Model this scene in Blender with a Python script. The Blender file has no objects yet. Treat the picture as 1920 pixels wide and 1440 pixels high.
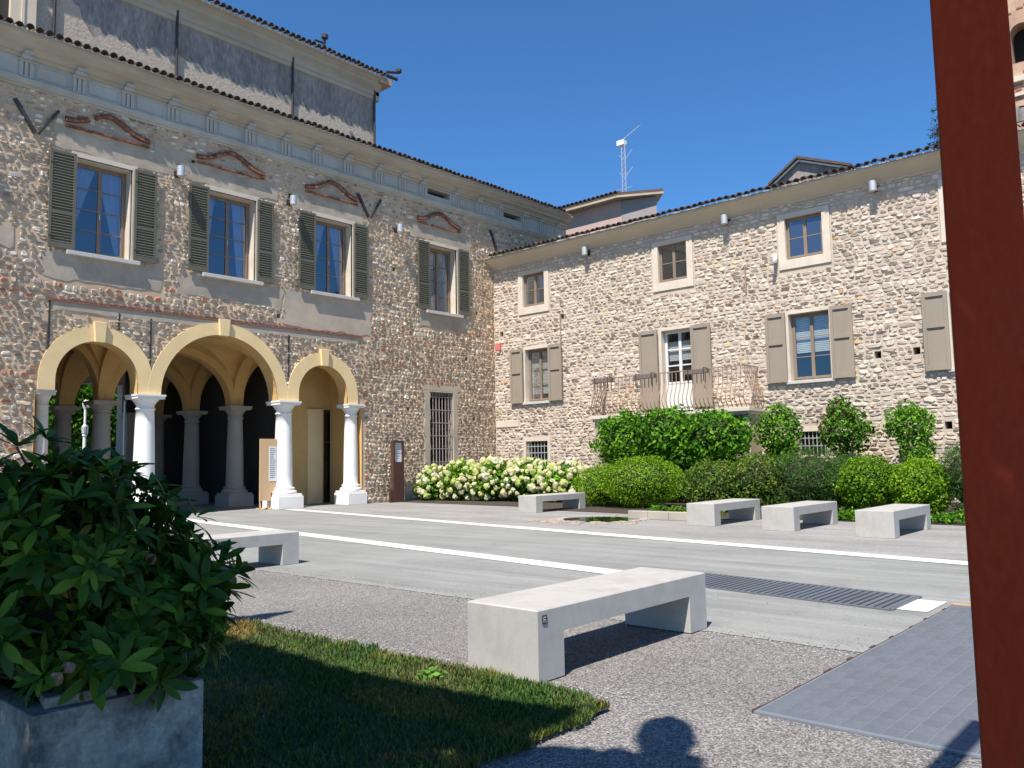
import bpy, bmesh, math, random
import numpy as np
from mathutils import Vector, Matrix, Euler, noise
random.seed(7); np.random.seed(7)
R = math.radians; PI = math.pi
sc = bpy.context.scene
col = sc.collection

# ------------------------------------------------------------------ camera, sky, sun, exposure
cam_d = bpy.data.cameras.new('camera'); cam = bpy.data.objects.new('camera', cam_d); col.objects.link(cam)
cam_d.sensor_fit = 'HORIZONTAL'; cam_d.sensor_width = 36.0; cam_d.lens = 36.0*1548.75/1920
cam_d.clip_start = 0.05; cam_d.clip_end = 2000
cx_, cy_, f_ = 960.0, 720.0, 1548.75            # optical centre and focal length of the photograph
ax = Vector((2348-cx_, -(838-cy_), -f_)).normalized()   # vanishing directions of the two facades
ay = Vector((-783-cx_, -(895-cy_), -f_)).normalized()
ay = (ay - ax*ay.dot(ax)).normalized(); az = ax.cross(ay)
m3 = Matrix((ax, ay, az))                        # camera axes -> world axes
cam.matrix_world = Matrix.Translation((0, 0, 1.5)) @ m3.to_4x4()
sc.camera = cam

SUN = Vector((-0.60, -0.215, 1.0)).normalized()   # towards the sun
elev = math.asin(SUN.z); az_s = math.atan2(SUN.x, SUN.y)
world = bpy.data.worlds.new('World'); sc.world = world; world.use_nodes = True
wn = world.node_tree.nodes; wl = world.node_tree.links
bg = wn['Background']
sky = wn.new('ShaderNodeTexSky'); sky.sky_type = 'NISHITA'; sky.sun_disc = False
sky.sun_elevation = elev; sky.sun_rotation = az_s
sky.altitude = 900; sky.air_density = 1.0; sky.dust_density = 0.15; sky.ozone_density = 4.0
tn = wn.new('ShaderNodeVectorMath'); tn.operation = 'MULTIPLY'; tn.inputs[1].default_value = (.48, .85, 1.12)   # deep blue summer sky
wl.new(sky.outputs[0], tn.inputs[0]); wl.new(tn.outputs[0], bg.inputs[0]); bg.inputs[1].default_value = 0.088
sun_d = bpy.data.lights.new('sun', 'SUN'); sun_d.energy = 4.6; sun_d.angle = R(0.53); sun_d.color = (1.0, 0.95, 0.87)
sun = bpy.data.objects.new('sun', sun_d); col.objects.link(sun)
sun.rotation_euler = SUN.to_track_quat('Z', 'Y').to_euler(); sun.location = (-20, -10, 40)
sc.view_settings.view_transform = 'Standard'; sc.view_settings.look = 'None'
sc.view_settings.exposure = 0.80; sc.view_settings.gamma = 1.0; sc.view_settings.use_curve_mapping = False
sc.cycles.max_bounces = 8; sc.cycles.transparent_max_bounces = 12
sc.cycles.use_denoising = True

# ------------------------------------------------------------------ helpers
ORG = {}
def worg(o): return ORG.get(o.name, Vector((0, 0, 0)))

class MB:
    """collects faces in world coordinates and links them as one mesh object"""
    def __init__(s): s.v = []; s.f = []; s.c = []; s.cc = None; s.starts = []
    def add(s, vs, fs, c=None):
        n = len(s.v); s.starts.append((n, len(s.f))); s.v.extend([tuple(p) for p in vs]); s.f.extend([tuple(i+n for i in f) for f in fs])
        s.c.extend([c or s.cc or (1, 1, 1)]*len(vs)); return s
    def box(s, a, b, c=None):
        x0, y0, z0 = a; x1, y1, z1 = b
        vs = [(x0,y0,z0),(x1,y0,z0),(x1,y1,z0),(x0,y1,z0),(x0,y0,z1),(x1,y0,z1),(x1,y1,z1),(x0,y1,z1)]
        return s.add(vs, [(0,3,2,1),(4,5,6,7),(0,1,5,4),(1,2,6,5),(2,3,7,6),(3,0,4,7)], c)
    def boxP(s, P, u0, u1, v0, v1, d0, d1, c=None):
        vs = [P(u0,v0,d0),P(u1,v0,d0),P(u1,v1,d0),P(u0,v1,d0),P(u0,v0,d1),P(u1,v0,d1),P(u1,v1,d1),P(u0,v1,d1)]
        return s.add(vs, [(0,3,2,1),(4,5,6,7),(0,1,5,4),(1,2,6,5),(2,3,7,6),(3,0,4,7)], c)
    def obox(s, M, sx, sy, sz, c=None):
        vs = [M @ Vector((x*sx/2, y*sy/2, z*sz/2)) for z in (-1, 1) for (x, y) in ((-1,-1),(1,-1),(1,1),(-1,1))]
        return s.add(vs, [(0,3,2,1),(4,5,6,7),(0,1,5,4),(1,2,6,5),(2,3,7,6),(3,0,4,7)], c)
    def bar(s, p, q, w, h, c=None):
        p = Vector(p); q = Vector(q); d = q-p
        M = Matrix.Translation((p+q)/2) @ d.to_track_quat('X', 'Z').to_matrix().to_4x4()
        return s.obox(M, d.length, w, h, c)
    def tube(s, pts, r, n=8, c=None, cap=True):
        pts = [Vector(p) for p in pts]; rs = r if isinstance(r, (list, tuple)) else [r]*len(pts)
        vs = []; fs = []
        for i, p in enumerate(pts):
            d = (pts[min(i+1, len(pts)-1)]-pts[max(i-1, 0)]).normalized()
            a = d.orthogonal().normalized() if i == 0 else (a - d*a.dot(d)).normalized()
            b = d.cross(a)
            for k in range(n):
                t = 2*PI*k/n; vs.append(p + a*math.cos(t)*rs[i] + b*math.sin(t)*rs[i])
        for i in range(len(pts)-1):
            for k in range(n):
                fs.append((i*n+k, i*n+(k+1) % n, (i+1)*n+(k+1) % n, (i+1)*n+k))
        if cap: fs.append(tuple(range(n))[::-1]); fs.append(tuple(range((len(pts)-1)*n, len(pts)*n)))
        return s.add(vs, fs, c)
    def lathe(s, ctr, prof, n=24, c=None):
        vs = []; fs = []
        for r, z in prof:
            for k in range(n):
                t = 2*PI*k/n; vs.append((ctr[0]+r*math.cos(t), ctr[1]+r*math.sin(t), ctr[2]+z))
        for i in range(len(prof)-1):
            for k in range(n): fs.append((i*n+k, i*n+(k+1) % n, (i+1)*n+(k+1) % n, (i+1)*n+k))
        fs.append(tuple(range(n))[::-1]); fs.append(tuple(range((len(prof)-1)*n, len(prof)*n)))
        return s.add(vs, fs, c)
    def sweep(s, P, prof, u0, u1, c=None):
        """moulding: profile of (d, v) pairs run along u on wall mapping P"""
        n = len(prof); vs = [P(u0, v, d) for d, v in prof]+[P(u1, v, d) for d, v in prof]
        fs = [(i, i+1, n+i+1, n+i) for i in range(n-1)]
        fs += [tuple(range(n)), tuple(range(2*n-1, n-1, -1))]
        return s.add(vs, fs, c)
    def prism(s, pts, off, c=None):
        """3-D polygon pts extruded by vector off"""
        n = len(pts); off = Vector(off); vs = [Vector(p) for p in pts]+[Vector(p)+off for p in pts]
        fs = [tuple(range(n))[::-1], tuple(range(n, 2*n))]+[(i, (i+1) % n, n+(i+1) % n, n+i) for i in range(n)]
        return s.add(vs, fs, c)
    def mesh(s, name, m, org=(0, 0, 0), smooth=False, useC=False):
        me = bpy.data.meshes.new(name); ox, oy, oz = org
        me.from_pydata([(x-ox, y-oy, z-oz) for x, y, z in s.v], [], s.f); me.update()
        if useC:
            at = me.color_attributes.new('tint', 'FLOAT_COLOR', 'POINT')
            at.data.foreach_set('color', np.array([(a, b, c, 1.0) for a, b, c in s.c], dtype=np.float32).ravel())
        if m: me.materials.append(m)
        if smooth: me.polygons.foreach_set('use_smooth', [True]*len(me.polygons))
        return me
    def build_each(s, name, m, parent, k=1, **kw):
        """every k added pieces become one object of their own"""
        st = s.starts+[(len(s.v), len(s.f))]; out = []
        for i in range(0, len(s.starts), k):
            (v0, f0), (v1, f1) = st[i], st[min(i+k, len(s.starts))]
            q = MB(); q.v = s.v[v0:v1]; q.c = s.c[v0:v1]; q.f = [tuple(j-v0 for j in f) for f in s.f[f0:f1]]
            out.append(q.build(name, m, parent, **kw))
        return out
    def build(s, name, m, parent=None, smooth=False, useC=False, org=None, bevel=0):
        po = worg(parent) if parent else Vector((0, 0, 0))
        o_ = Vector(org) if org is not None else po
        o = bpy.data.objects.new(name, s.mesh(name, m, o_, smooth, useC)); col.objects.link(o)
        if parent: o.parent = parent
        o.location = o_-po; ORG[o.name] = o_
        if bevel:
            b = o.modifiers.new('bevel', 'BEVEL'); b.width = bevel; b.segments = 2; b.limit_method = 'ANGLE'
        return o

def place(me, name, parent, loc, rot=None, scale=None):
    """one more object of a shared mesh, at a world position, as a child of parent"""
    o = bpy.data.objects.new(name, me); col.objects.link(o); loc = Vector(loc)
    if parent: o.parent = parent; o.location = loc-worg(parent)
    else: o.location = loc
    if rot is not None: o.rotation_euler = rot
    if scale is not None: o.scale = scale
    ORG[o.name] = loc
    return o
def tag(o, label=None, cat=None, group=None, kind=None):
    if label: o['label'] = label
    if cat: o['category'] = cat
    if group: o['group'] = group
    if kind: o['kind'] = kind
    return o
def thing(name, label, cat, loc=(0, 0, 0), group=None):
    o = bpy.data.objects.new(name, None); col.objects.link(o); o.location = loc; o.empty_display_size = .2
    ORG[o.name] = Vector(loc); return tag(o, label, cat, group)
def rnd(a, b): return random.uniform(a, b)

# ------------------------------------------------------------------ materials
def mat(name, base, rough=.8, var=.12, scale=3.0, bump=0.0, bscale=40.0, metal=0.0, spec=.35, tint=False, rand=0.0,
        stain=None, stain_scale=.6, stain_amt=.5, stretch=(1, 1, 1), fine=0.0, fscale=120, translucent=0.0):
    m = bpy.data.materials.new(name); m.use_nodes = True; nt = m.node_tree; N = nt.nodes; Lk = nt.links
    p = N['Principled BSDF']; out = N['Material Output']
    p.inputs['Roughness'].default_value = rough; p.inputs['Metallic'].default_value = metal
    p.inputs['Specular IOR Level'].default_value = spec
    tc = N.new('ShaderNodeTexCoord'); mp = N.new('ShaderNodeMapping'); mp.inputs['Scale'].default_value = stretch
    Lk.new(tc.outputs['Object'], mp.inputs[0])
    if tint:
        a = N.new('ShaderNodeAttribute'); a.attribute_name = 'tint'; c = a.outputs['Color']
    else:
        r = N.new('ShaderNodeRGB'); r.outputs[0].default_value = (*base, 1); c = r.outputs[0]
    def mul(c, fac_socket, lo, hi):
        mr = N.new('ShaderNodeMapRange'); mr.inputs[1].default_value = .25; mr.inputs[2].default_value = .75
        mr.inputs[3].default_value = lo; mr.inputs[4].default_value = hi; Lk.new(fac_socket, mr.inputs[0])
        mx = N.new('ShaderNodeVectorMath'); mx.operation = 'SCALE'; Lk.new(c, mx.inputs[0]); Lk.new(mr.outputs[0], mx.inputs['Scale'])
        return mx.outputs[0]
    def nz(sc_, det=5.0, rg=.6):
        n = N.new('ShaderNodeTexNoise'); n.inputs['Scale'].default_value = sc_; n.inputs['Detail'].default_value = det
        n.inputs['Roughness'].default_value = rg; Lk.new(mp.outputs[0], n.inputs[0]); return n.outputs[0]
    if stain:
        mr = N.new('ShaderNodeMapRange'); mr.inputs[1].default_value = .45; mr.inputs[2].default_value = .65; mr.inputs[4].default_value = stain_amt
        Lk.new(nz(stain_scale, 8, .7), mr.inputs[0])
        mx = N.new('ShaderNodeMix'); mx.data_type = 'RGBA'; Lk.new(mr.outputs[0], mx.inputs[0]); Lk.new(c, mx.inputs[6]); mx.inputs[7].default_value = (*stain, 1)
        c = mx.outputs[2]
    if var: c = mul(c, nz(scale), 1-var, 1+var)
    if fine: c = mul(c, nz(fscale, 3, .6), 1-fine, 1+fine)
    if rand:
        oi = N.new('ShaderNodeObjectInfo'); mr = N.new('ShaderNodeMapRange'); mr.inputs[3].default_value = 1-rand; mr.inputs[4].default_value = 1+rand
        Lk.new(oi.outputs['Random'], mr.inputs[0])
        mx = N.new('ShaderNodeVectorMath'); mx.operation = 'SCALE'; Lk.new(c, mx.inputs[0]); Lk.new(mr.outputs[0], mx.inputs['Scale']); c = mx.outputs[0]
    Lk.new(c, p.inputs['Base Color'])
    if bump:
        b = N.new('ShaderNodeBump'); b.inputs['Strength'].default_value = 1.0; b.inputs['Distance'].default_value = bump
        Lk.new(nz(bscale, 4, .65), b.inputs['Height']); Lk.new(b.outputs[0], p.inputs['Normal'])
    if translucent:
        t = N.new('ShaderNodeBsdfTranslucent'); Lk.new(c, t.inputs[0]); ms = N.new('ShaderNodeMixShader'); ms.inputs[0].default_value = translucent
        Lk.new(p.outputs[0], ms.inputs[1]); Lk.new(t.outputs[0], ms.inputs[2]); Lk.new(ms.outputs[0], out.inputs[0])
    return m
def glass(name, fac=.25, tintc=(.5, .6, .62), k=.5):
    m = bpy.data.materials.new(name); m.use_nodes = True; N = m.node_tree.nodes; Lk = m.node_tree.links
    N.remove(N['Principled BSDF']); out = N['Material Output']
    t = N.new('ShaderNodeBsdfTransparent'); t.inputs[0].default_value = (*tintc, 1)
    g = N.new('ShaderNodeBsdfGlossy'); g.inputs['Roughness'].default_value = .03; g.inputs[0].default_value = (.9, .93, 1, 1)
    lw = N.new('ShaderNodeLayerWeight'); lw.inputs[0].default_value = .35
    ma = N.new('ShaderNodeMath'); ma.operation = 'MULTIPLY_ADD'; ma.inputs[1].default_value = k; ma.inputs[2].default_value = fac; ma.use_clamp = True
    Lk.new(lw.outputs['Fresnel'], ma.inputs[0])
    ms = N.new('ShaderNodeMixShader'); Lk.new(ma.outputs[0], ms.inputs[0]); Lk.new(t.outputs[0], ms.inputs[1]); Lk.new(g.outputs[0], ms.inputs[2])
    Lk.new(ms.outputs[0], out.inputs[0]); return m

M = {}
M['stoneL'] = mat('rubble_stone', (1, 1, 1), .85, .14, 9, .008, 34, tint=True)
M['stoneR'] = mat('cream_stone', (1, 1, 1), .85, .14, 9, .008, 30, tint=True)
M['mortarL'] = mat('tan_mortar', (.50, .372, .25), .95, .2, 1.3, .006, 24, stain=(.48, .385, .29), stain_scale=.35, stain_amt=.6)
M['mortarR'] = mat('cream_mortar', (.475, .395, .315), .95, .14, 1.6, .012, 22, stain=(.45, .37, .285), stain_scale=.4)
M['plaster'] = mat('grey_plaster', (.42, .35, .265), .92, .22, 1.8, .006, 18, stain=(.27, .24, .205), stain_scale=1.1)
M['plaster_beige'] = mat('beige_plaster', (.46, .38, .29), .92, .14, 1.8, .004, 18, stain=(.33, .29, .24), stain_scale=1.0)
M['brick'] = mat('old_brick', (.235, .105, .07), .95, .35, 14, .006, 40, rand=.4)
M['ochre'] = mat('ochre_plaster', (.60, .375, .14), .85, .09, 1.5, .002, 30, stain=(.50, .30, .115), stain_scale=.8, stain_amt=.4)
M['ochre_pale'] = mat('pale_ochre_plaster', (.78, .58, .305), .85, .08, 1.5, .002, 30, stain=(.66, .47, .235), stain_scale=.9, stain_amt=.35)
M['white_stone'] = mat('white_limestone', (.80, .775, .73), .6, .07, 3, .003, 20, stain=(.62, .58, .52), stain_scale=1.5, stain_amt=.4)
M['grey_stone'] = mat('grey_limestone', (.40, .355, .30), .75, .1, 3, .003, 20, stain=(.30, .265, .22), stain_scale=1.5, stain_amt=.4)
M['frieze'] = mat('frieze_plaster', (.44, .42, .37), .85, .1, 1.2, .003, 14, stain=(.33, .29, .22), stain_scale=.7, stain_amt=.55, stretch=(1, 1, .6))
M['cornice'] = mat('cornice_plaster', (.43, .37, .28), .85, .13, 1.5, .003, 14, stain=(.30, .22, .14), stain_scale=.7, stain_amt=.5, stretch=(.5, 1, 1))
M['surround'] = mat('window_stone', (.60, .52, .42), .8, .07, 2.5, .002, 25, stain=(.47, .39, .31), stain_scale=1.3, stain_amt=.45)
M['sill'] = mat('sill_stone', (.50, .475, .445), .7, .1, 4, .002, 25)
M['shutterL'] = mat('olive_paint', (.118, .112, .082), .6, .1, 6, .001, 30, rand=.06)
M['shutterR'] = mat('taupe_paint', (.285, .235, .18), .6, .06, 3, .001, 12, stretch=(1, 1, .2), stain=(.235, .20, .155), stain_scale=1.2, stain_amt=.5)
M['frame_wood'] = mat('oak_frame', (.225, .165, .12), .6, .12, 6, .001, 20, stretch=(1, 1, .2))
M['frame_white'] = mat('white_frame', (.62, .62, .60), .5, .06, 4)
M['glass'] = glass('window_glass', .10, (.72, .76, .76))
M['glass_dark'] = glass('dark_glass', .02, (.6, .62, .62), .12)
M['glass_blue'] = glass('sky_glass', .17, (.55, .66, .85))
M['glass_door'] = glass('door_glass', .06, (.35, .38, .38))
M['curtain'] = mat('white_curtain', (.78, .79, .82), .9, .06, 3, translucent=.3)
M['blind'] = mat('white_blind', (.66, .66, .64), .7, .04, 3)
M['room'] = mat('unlit_room', (.05, .043, .038), .9, .1, 1)  # interior shade put into the colour of room and loggia walls
M['roof'] = mat('roof_clay', (.10, .068, .052), .9, .3, 2.5, .006, 20, stain=(.10, .085, .07), stain_scale=1.2)
M['tile'] = mat('clay_tile', (.062, .046, .040), .9, .3, 8, .004, 30, rand=.4)
M['iron'] = mat('dark_iron', (.055, .05, .048), .6, .2, 6, .001, 50, metal=.3)
M['rust_iron'] = mat('rusty_iron', (.30, .20, .14), .75, .3, 9, .001, 50)
M['bar_paint'] = mat('worn_bar_paint', (.36, .31, .28), .7, .15, 8)
M['trough'] = mat('rusty_trough', (.15, .115, .10), .8, .25, 8)
M['kerb'] = mat('kerb_stone', (.40, .355, .29), .8, .15, 3, .003, 25, stain=(.25, .21, .17), stain_scale=1.5)
M['stucco'] = mat('grey_stucco', (.29, .26, .23), .95, .35, .9, .02, 7, stain=(.15, .14, .13), stain_scale=.8, stain_amt=.85, stretch=(1, 1, .3), fine=.4, fscale=9)
M['stucco_sunlit'] = mat('sunlit_stucco', (.50, .41, .32), .95, .25, 1.6, .02, 10, stain=(.30, .26, .22), stain_scale=1.6, stain_amt=.8, fine=.2, fscale=16)  # lighter copy of the stucco for its sunlit lower part
M['pink'] = mat('pink_render', (.47, .34, .29), .9, .08, 1.2, .002, 20)
M['pink_render_shaded'] = mat('pink_render_shaded', (.30, .265, .25), .9, .1, 1.2, .002, 20)  # greyer copy of the pink render, shade put into its colour
M['corten'] = mat('corten_steel', (.30, .038, .014), .85, .14, 2.6, .0012, 80, stain=(.215, .040, .017), stain_scale=2.6, stain_amt=.6, stretch=(1, 1, .5), fine=.13, fscale=55, spec=.08)
M['corten_dark'] = mat('dark_corten', (.075, .032, .024), .8, .2, 3, .001, 80)
M['bench'] = mat('pale_concrete', (.42, .395, .36), .75, .07, 2.5, .0015, 160, stain=(.29, .265, .23), stain_scale=2.3, stain_amt=.55, fine=.12, fscale=120)
M['planter'] = mat('stained_concrete', (.38, .345, .30), .85, .16, 2.5, .004, 45, stain=(.085, .08, .075), stain_scale=3.4, stain_amt=.95, fine=.25, fscale=42)
M['soil'] = mat('dark_soil', (.06, .045, .033), .95, .3, 8, .02, 22)
M['galv'] = mat('galvanised_metal', (.62, .62, .61), .4, .08, 6, metal=.6)
M['white_paint'] = mat('white_paint', (.75, .75, .73), .5, .05, 4)
M['red_plastic'] = mat('faded_red_plastic', (.55, .16, .14), .5, .05, 4)
M['board'] = mat('plywood', (.60, .40, .22), .7, .08, 4, .001, 20, stretch=(1, 1, .2))
M['paper'] = mat('printed_paper', (.72, .72, .70), .8, .03, 4)
M['ink'] = mat('printing_ink', (.16, .17, .20), .8, .05, 4)
M['tower'] = mat('tower_brick', (.42, .255, .17), .9, .2, 1.2, .012, 12, stain=(.50, .37, .27), stain_scale=.9, stain_amt=.8)
M['bark'] = mat('bark', (.10, .075, .055), .95, .3, 6, .012, 20)
M['leaf'] = mat('leaf', (1, 1, 1), .6, 0, 3, tint=True, translucent=.33, spec=.14)
M['leaf_gloss'] = mat('glossy_leaf', (1, 1, 1), .5, .10, 20, tint=True, translucent=.15, spec=.18)
M['petal'] = mat('cream_petal', (1, 1, 1), .8, .1, 30, tint=True, translucent=.3)
M['grass'] = mat('grass_blade', (1, 1, 1), .6, 0, 3, tint=True, translucent=.3, spec=.25)
M['turf'] = mat('turf_soil', (.045, .055, .022), .95, .35, 6, .02, 26)
M['strip'] = mat('white_stone_strip', (.62, .605, .57), .7, .08, 1.5, .001, 60, fine=.06, fscale=60, rand=.05, stain=(.50, .48, .44), stain_scale=1.2, stain_amt=.5)
M['steel_floor'] = mat('grey_steel', (.120, .130, .147), .6, .22, 1.0, .0015, 90, spec=.25, rand=.07, fine=.06, fscale=40)
M['grate'] = mat('drain_steel', (.10, .112, .128), .55, .15, 5, rand=.12)
M['painted_dark'] = mat('painted_dark', (.02, .02, .02), .9, 0)  # near-black backing that paints the darkness inside holes and openings
M['pit_floor'] = mat('pit_underlay', (.05, .055, .06), .9, .2, 4)  # flat dark sheet under the grate bars in place of depth

def ground_mat(name, base, dark, speck, vscale, rough=.9, bump=.004, streak=None, bigvar=.10):
    """cast or exposed aggregate paving: voronoi grains over soft noise"""
    m = bpy.data.materials.new(name); m.use_nodes = True; nt = m.node_tree; N = nt.nodes; Lk = nt.links; p = N['Principled BSDF']
    p.inputs['Roughness'].default_value = rough; p.inputs['Specular IOR Level'].default_value = .25
    tc = N.new('ShaderNodeTexCoord')
    vo = N.new('ShaderNodeTexVoronoi'); vo.inputs['Scale'].default_value = vscale; Lk.new(tc.outputs['Object'], vo.inputs[0])
    sep = N.new('ShaderNodeSeparateColor'); Lk.new(vo.outputs['Color'], sep.inputs[0])
    rp = N.new('ShaderNodeValToRGB'); e = rp.color_ramp.elements
    e[0].position = 0; e[0].color = (*dark, 1); e[1].position = .55; e[1].color = (*base, 1)
    e2 = rp.color_ramp.elements.new(1.0); e2.color = (*speck, 1)
    Lk.new(sep.outputs[0], rp.inputs[0]); c = rp.outputs[0]
    def scale_by(c, sck, lo, hi, a=.3, b=.7):
        mr = N.new('ShaderNodeMapRange'); mr.inputs[1].default_value = a; mr.inputs[2].default_value = b; mr.inputs[3].default_value = lo; mr.inputs[4].default_value = hi
        Lk.new(sck, mr.inputs[0]); mx = N.new('ShaderNodeVectorMath'); mx.operation = 'SCALE'; Lk.new(c, mx.inputs[0]); Lk.new(mr.outputs[0], mx.inputs['Scale']); return mx.outputs[0]
    n1 = N.new('ShaderNodeTexNoise'); n1.inputs['Scale'].default_value = .55; n1.inputs['Detail'].default_value = 6; Lk.new(tc.outputs['Object'], n1.inputs[0])
    c = scale_by(c, n1.outputs[0], 1-bigvar, 1+bigvar)
    if streak:
        mp = N.new('ShaderNodeMapping'); mp.inputs['Scale'].default_value = streak; mp.inputs['Rotation'].default_value = (0, 0, R(8.3)); Lk.new(tc.outputs['Object'], mp.inputs[0])
        n2 = N.new('ShaderNodeTexNoise'); n2.inputs['Scale'].default_value = 1.0; n2.inputs['Detail'].default_value = 7; n2.inputs['Roughness'].default_value = .68; Lk.new(mp.outputs[0], n2.inputs[0])
        c = scale_by(c, n2.outputs[0], .74, 1.17)
    n3 = N.new('ShaderNodeTexNoise'); n3.inputs['Scale'].default_value = 1.7; n3.inputs['Detail'].default_value = 9; n3.inputs['Roughness'].default_value = .72; Lk.new(tc.outputs['Object'], n3.inputs[0])
    c = scale_by(c, n3.outputs[0], 1.0, .80, .53, .72)
    Lk.new(c, p.inputs['Base Color'])
    if bump:
        b = N.new('ShaderNodeBump'); b.inputs['Distance'].default_value = bump; Lk.new(vo.outputs['Distance'], b.inputs['Height']); b.invert = True; Lk.new(b.outputs[0], p.inputs['Normal'])
    return m
M['gravel'] = ground_mat('exposed_aggregate', (.185, .17, .16), (.085, .077, .072), (.34, .32, .30), 95, bump=.005, bigvar=.13)
M['concrete'] = ground_mat('brushed_concrete', (.25, .248, .232), (.225, .223, .208), (.275, .272, .256), 90, bump=.001, streak=(3.2, .16, 1), bigvar=.08)
M['paving'] = ground_mat('pale_paving', (.275, .262, .245), (.22, .21, .196), (.33, .316, .298), 60, bump=.002, streak=(1.5, .2, 1), bigvar=.08)
M['ground'] = ground_mat('far_ground', (.33, .30, .26), (.26, .24, .21), (.38, .35, .31), 20, bump=.002)

# ------------------------------------------------------------------ ground
def sheet(name, pts, z, m, kind='structure', thick=0):
    mb = MB(); mb.add([(x, y, z) for x, y in pts], [tuple(range(len(pts)))])
    if thick:
        mb = MB(); mb.prism([(x, y, z-thick) for x, y in pts], (0, 0, thick))
    o = mb.build(name, m); o['kind'] = kind; return o
sheet('ground', [(-400, -400), (400, -400), (400, 400), (-400, 400)], -.012, M['ground'])
sheet('gravel_paving', [(-12, -12), (26.6, -12), (26.6, 24.7), (-12, 24.7)], -.006, M['gravel'])
def Aline(y): return 9.35 + (y-6.3)*.138
def Bline(y): return 12.75 + (y-3.0)*.157
edge = [(6.55+.05*noise.noise((0, y*.8, 3))+.03*noise.noise((0, y*6, 1)), y) for y in np.arange(-12, 24.7, .06)]
sheet('concrete_lane', edge+[(Bline(24.7), 24.7), (Bline(-12), -12)], -.001, M['concrete'])
sheet('pale_pavement', [(Bline(-12), -12), (Bline(24.7), 24.7), (26.6, 24.7), (26.6, -12)], -.0005, M['paving'])
sheet('loggia_floor', [(7.5, 24.7), (19.6, 24.7), (19.6, 36), (7.5, 36)], .002, M['paving'])
sheet('rear_pavement', [(-20, 36), (60, 36), (60, 60), (-20, 60)], .001, M['paving'])
for line, y0, y1 in ((Aline, 5.5, 24.3), (Bline, -3.0, 24.3)):
    base = sheet('stone_strip', [(line(y0)-.002, y0), (line(y1)-.002, y1), (line(y1)-.418, y1), (line(y0)-.418, y0)], .002, M['gravel'])
    y = y0
    while y < y1-.2:
        l_ = min(rnd(.95, 1.15), y1-y); e = .0045
        mb = MB(); mb.add([(line(y+e), y+e, .006), (line(y+l_-e), y+l_-e, .006), (line(y+l_-e)-.42, y+l_-e, .006), (line(y+e)-.42, y+e, .006)], [(0, 1, 2, 3)]); mb.build('slab', M['strip'], base); y += l_
sheet('stone_strip', [(8.52, 2.40), (9.22, 2.40), (9.22, 2.68), (8.52, 2.68)], .005, M['strip'])
sheet('planting_bed', [(26.6, 24.7), (20.8, 24.7), (20.3, 18), (19.3, 16.6), (18.9, 12.2), (17.5, 11.7), (17.5, 10.0), (18.9, 9.0), (18.9, -6), (26.6, -6)], .012, M['soil'])
sheet('lawn_soil', [(-8, 2.95), (4.18, 2.98), (4.26, 9.5), (4.3, 12), (-8, 12)], .02, M['turf'])

# ------------------------------------------------------------------ rubble walls
PL = lambda u, v, d: (u, 24.75-d, v)            # arcaded front: u along X, d out of the wall towards the square
PR = lambda u, v, d: (26.65-d, u, v)            # stone wing: u along Y, d out of the wall towards the square

def filled_wall(P, outer, holes, depth, name, m, parent, d=0.0, mrev=None):
    bm = bmesh.new(); es = []
    for lp in [outer]+holes:
        vs = [bm.verts.new(P(u, v, d)) for u, v in lp]
        es += [bm.edges.new((vs[i], vs[(i+1) % len(vs)])) for i in range(len(vs))]
    bmesh.ops.triangle_fill(bm, use_beauty=True, edges=es)
    nf = len(bm.faces)
    for lp in holes:
        n = len(lp)
        a = [bm.verts.new(P(u, v, d)) for u, v in lp]; b = [bm.verts.new(P(u, v, d-depth)) for u, v in lp]
        for i in range(n): bm.faces.new((a[i], a[(i+1) % n], b[(i+1) % n], b[i]))
    mb = MB(); bm.verts.index_update()
    mb.add([v.co for v in bm.verts], [[v.index for v in f.verts] for f in bm.faces]); bm.free()
    return mb.build(name, m, parent)
def rect(u0, u1, v0, v1): return [(u0, v0), (u1, v0), (u1, v1), (u0, v1)]

def stone_mesh(mb, P, u0, u1, v0, v1, relief, color, n=8):
    cu, cv, hu, hv = (u0+u1)/2, (v0+v1)/2, (u1-u0)/2, (v1-v0)/2
    ph = rnd(0, 6.28); out = []; inn = []
    tu, tv = rnd(-.35, .35)*relief, rnd(-.1, .5)*relief
    for k in range(n):
        t = ph*.1 + 2*PI*(k+rnd(-.25, .25))/n
        c, s_ = math.cos(t), math.sin(t); e = .55
        x = math.copysign(abs(c)**e, c); y = math.copysign(abs(s_)**e, s_); r = rnd(.84, 1.06)
        out.append(P(cu+hu*x*r, cv+hv*y*r, -.012))
        q = rnd(.62, .86); inn.append(P(cu+hu*x*r*q, cv+hv*y*r*q, relief*rnd(.75, 1.1)+tu*x+tv*y))
    mb.add(out+inn, [(i, (i+1) % n, n+(i+1) % n, n+i) for i in range(n)]+[tuple(range(n, 2*n))], color)

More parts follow.
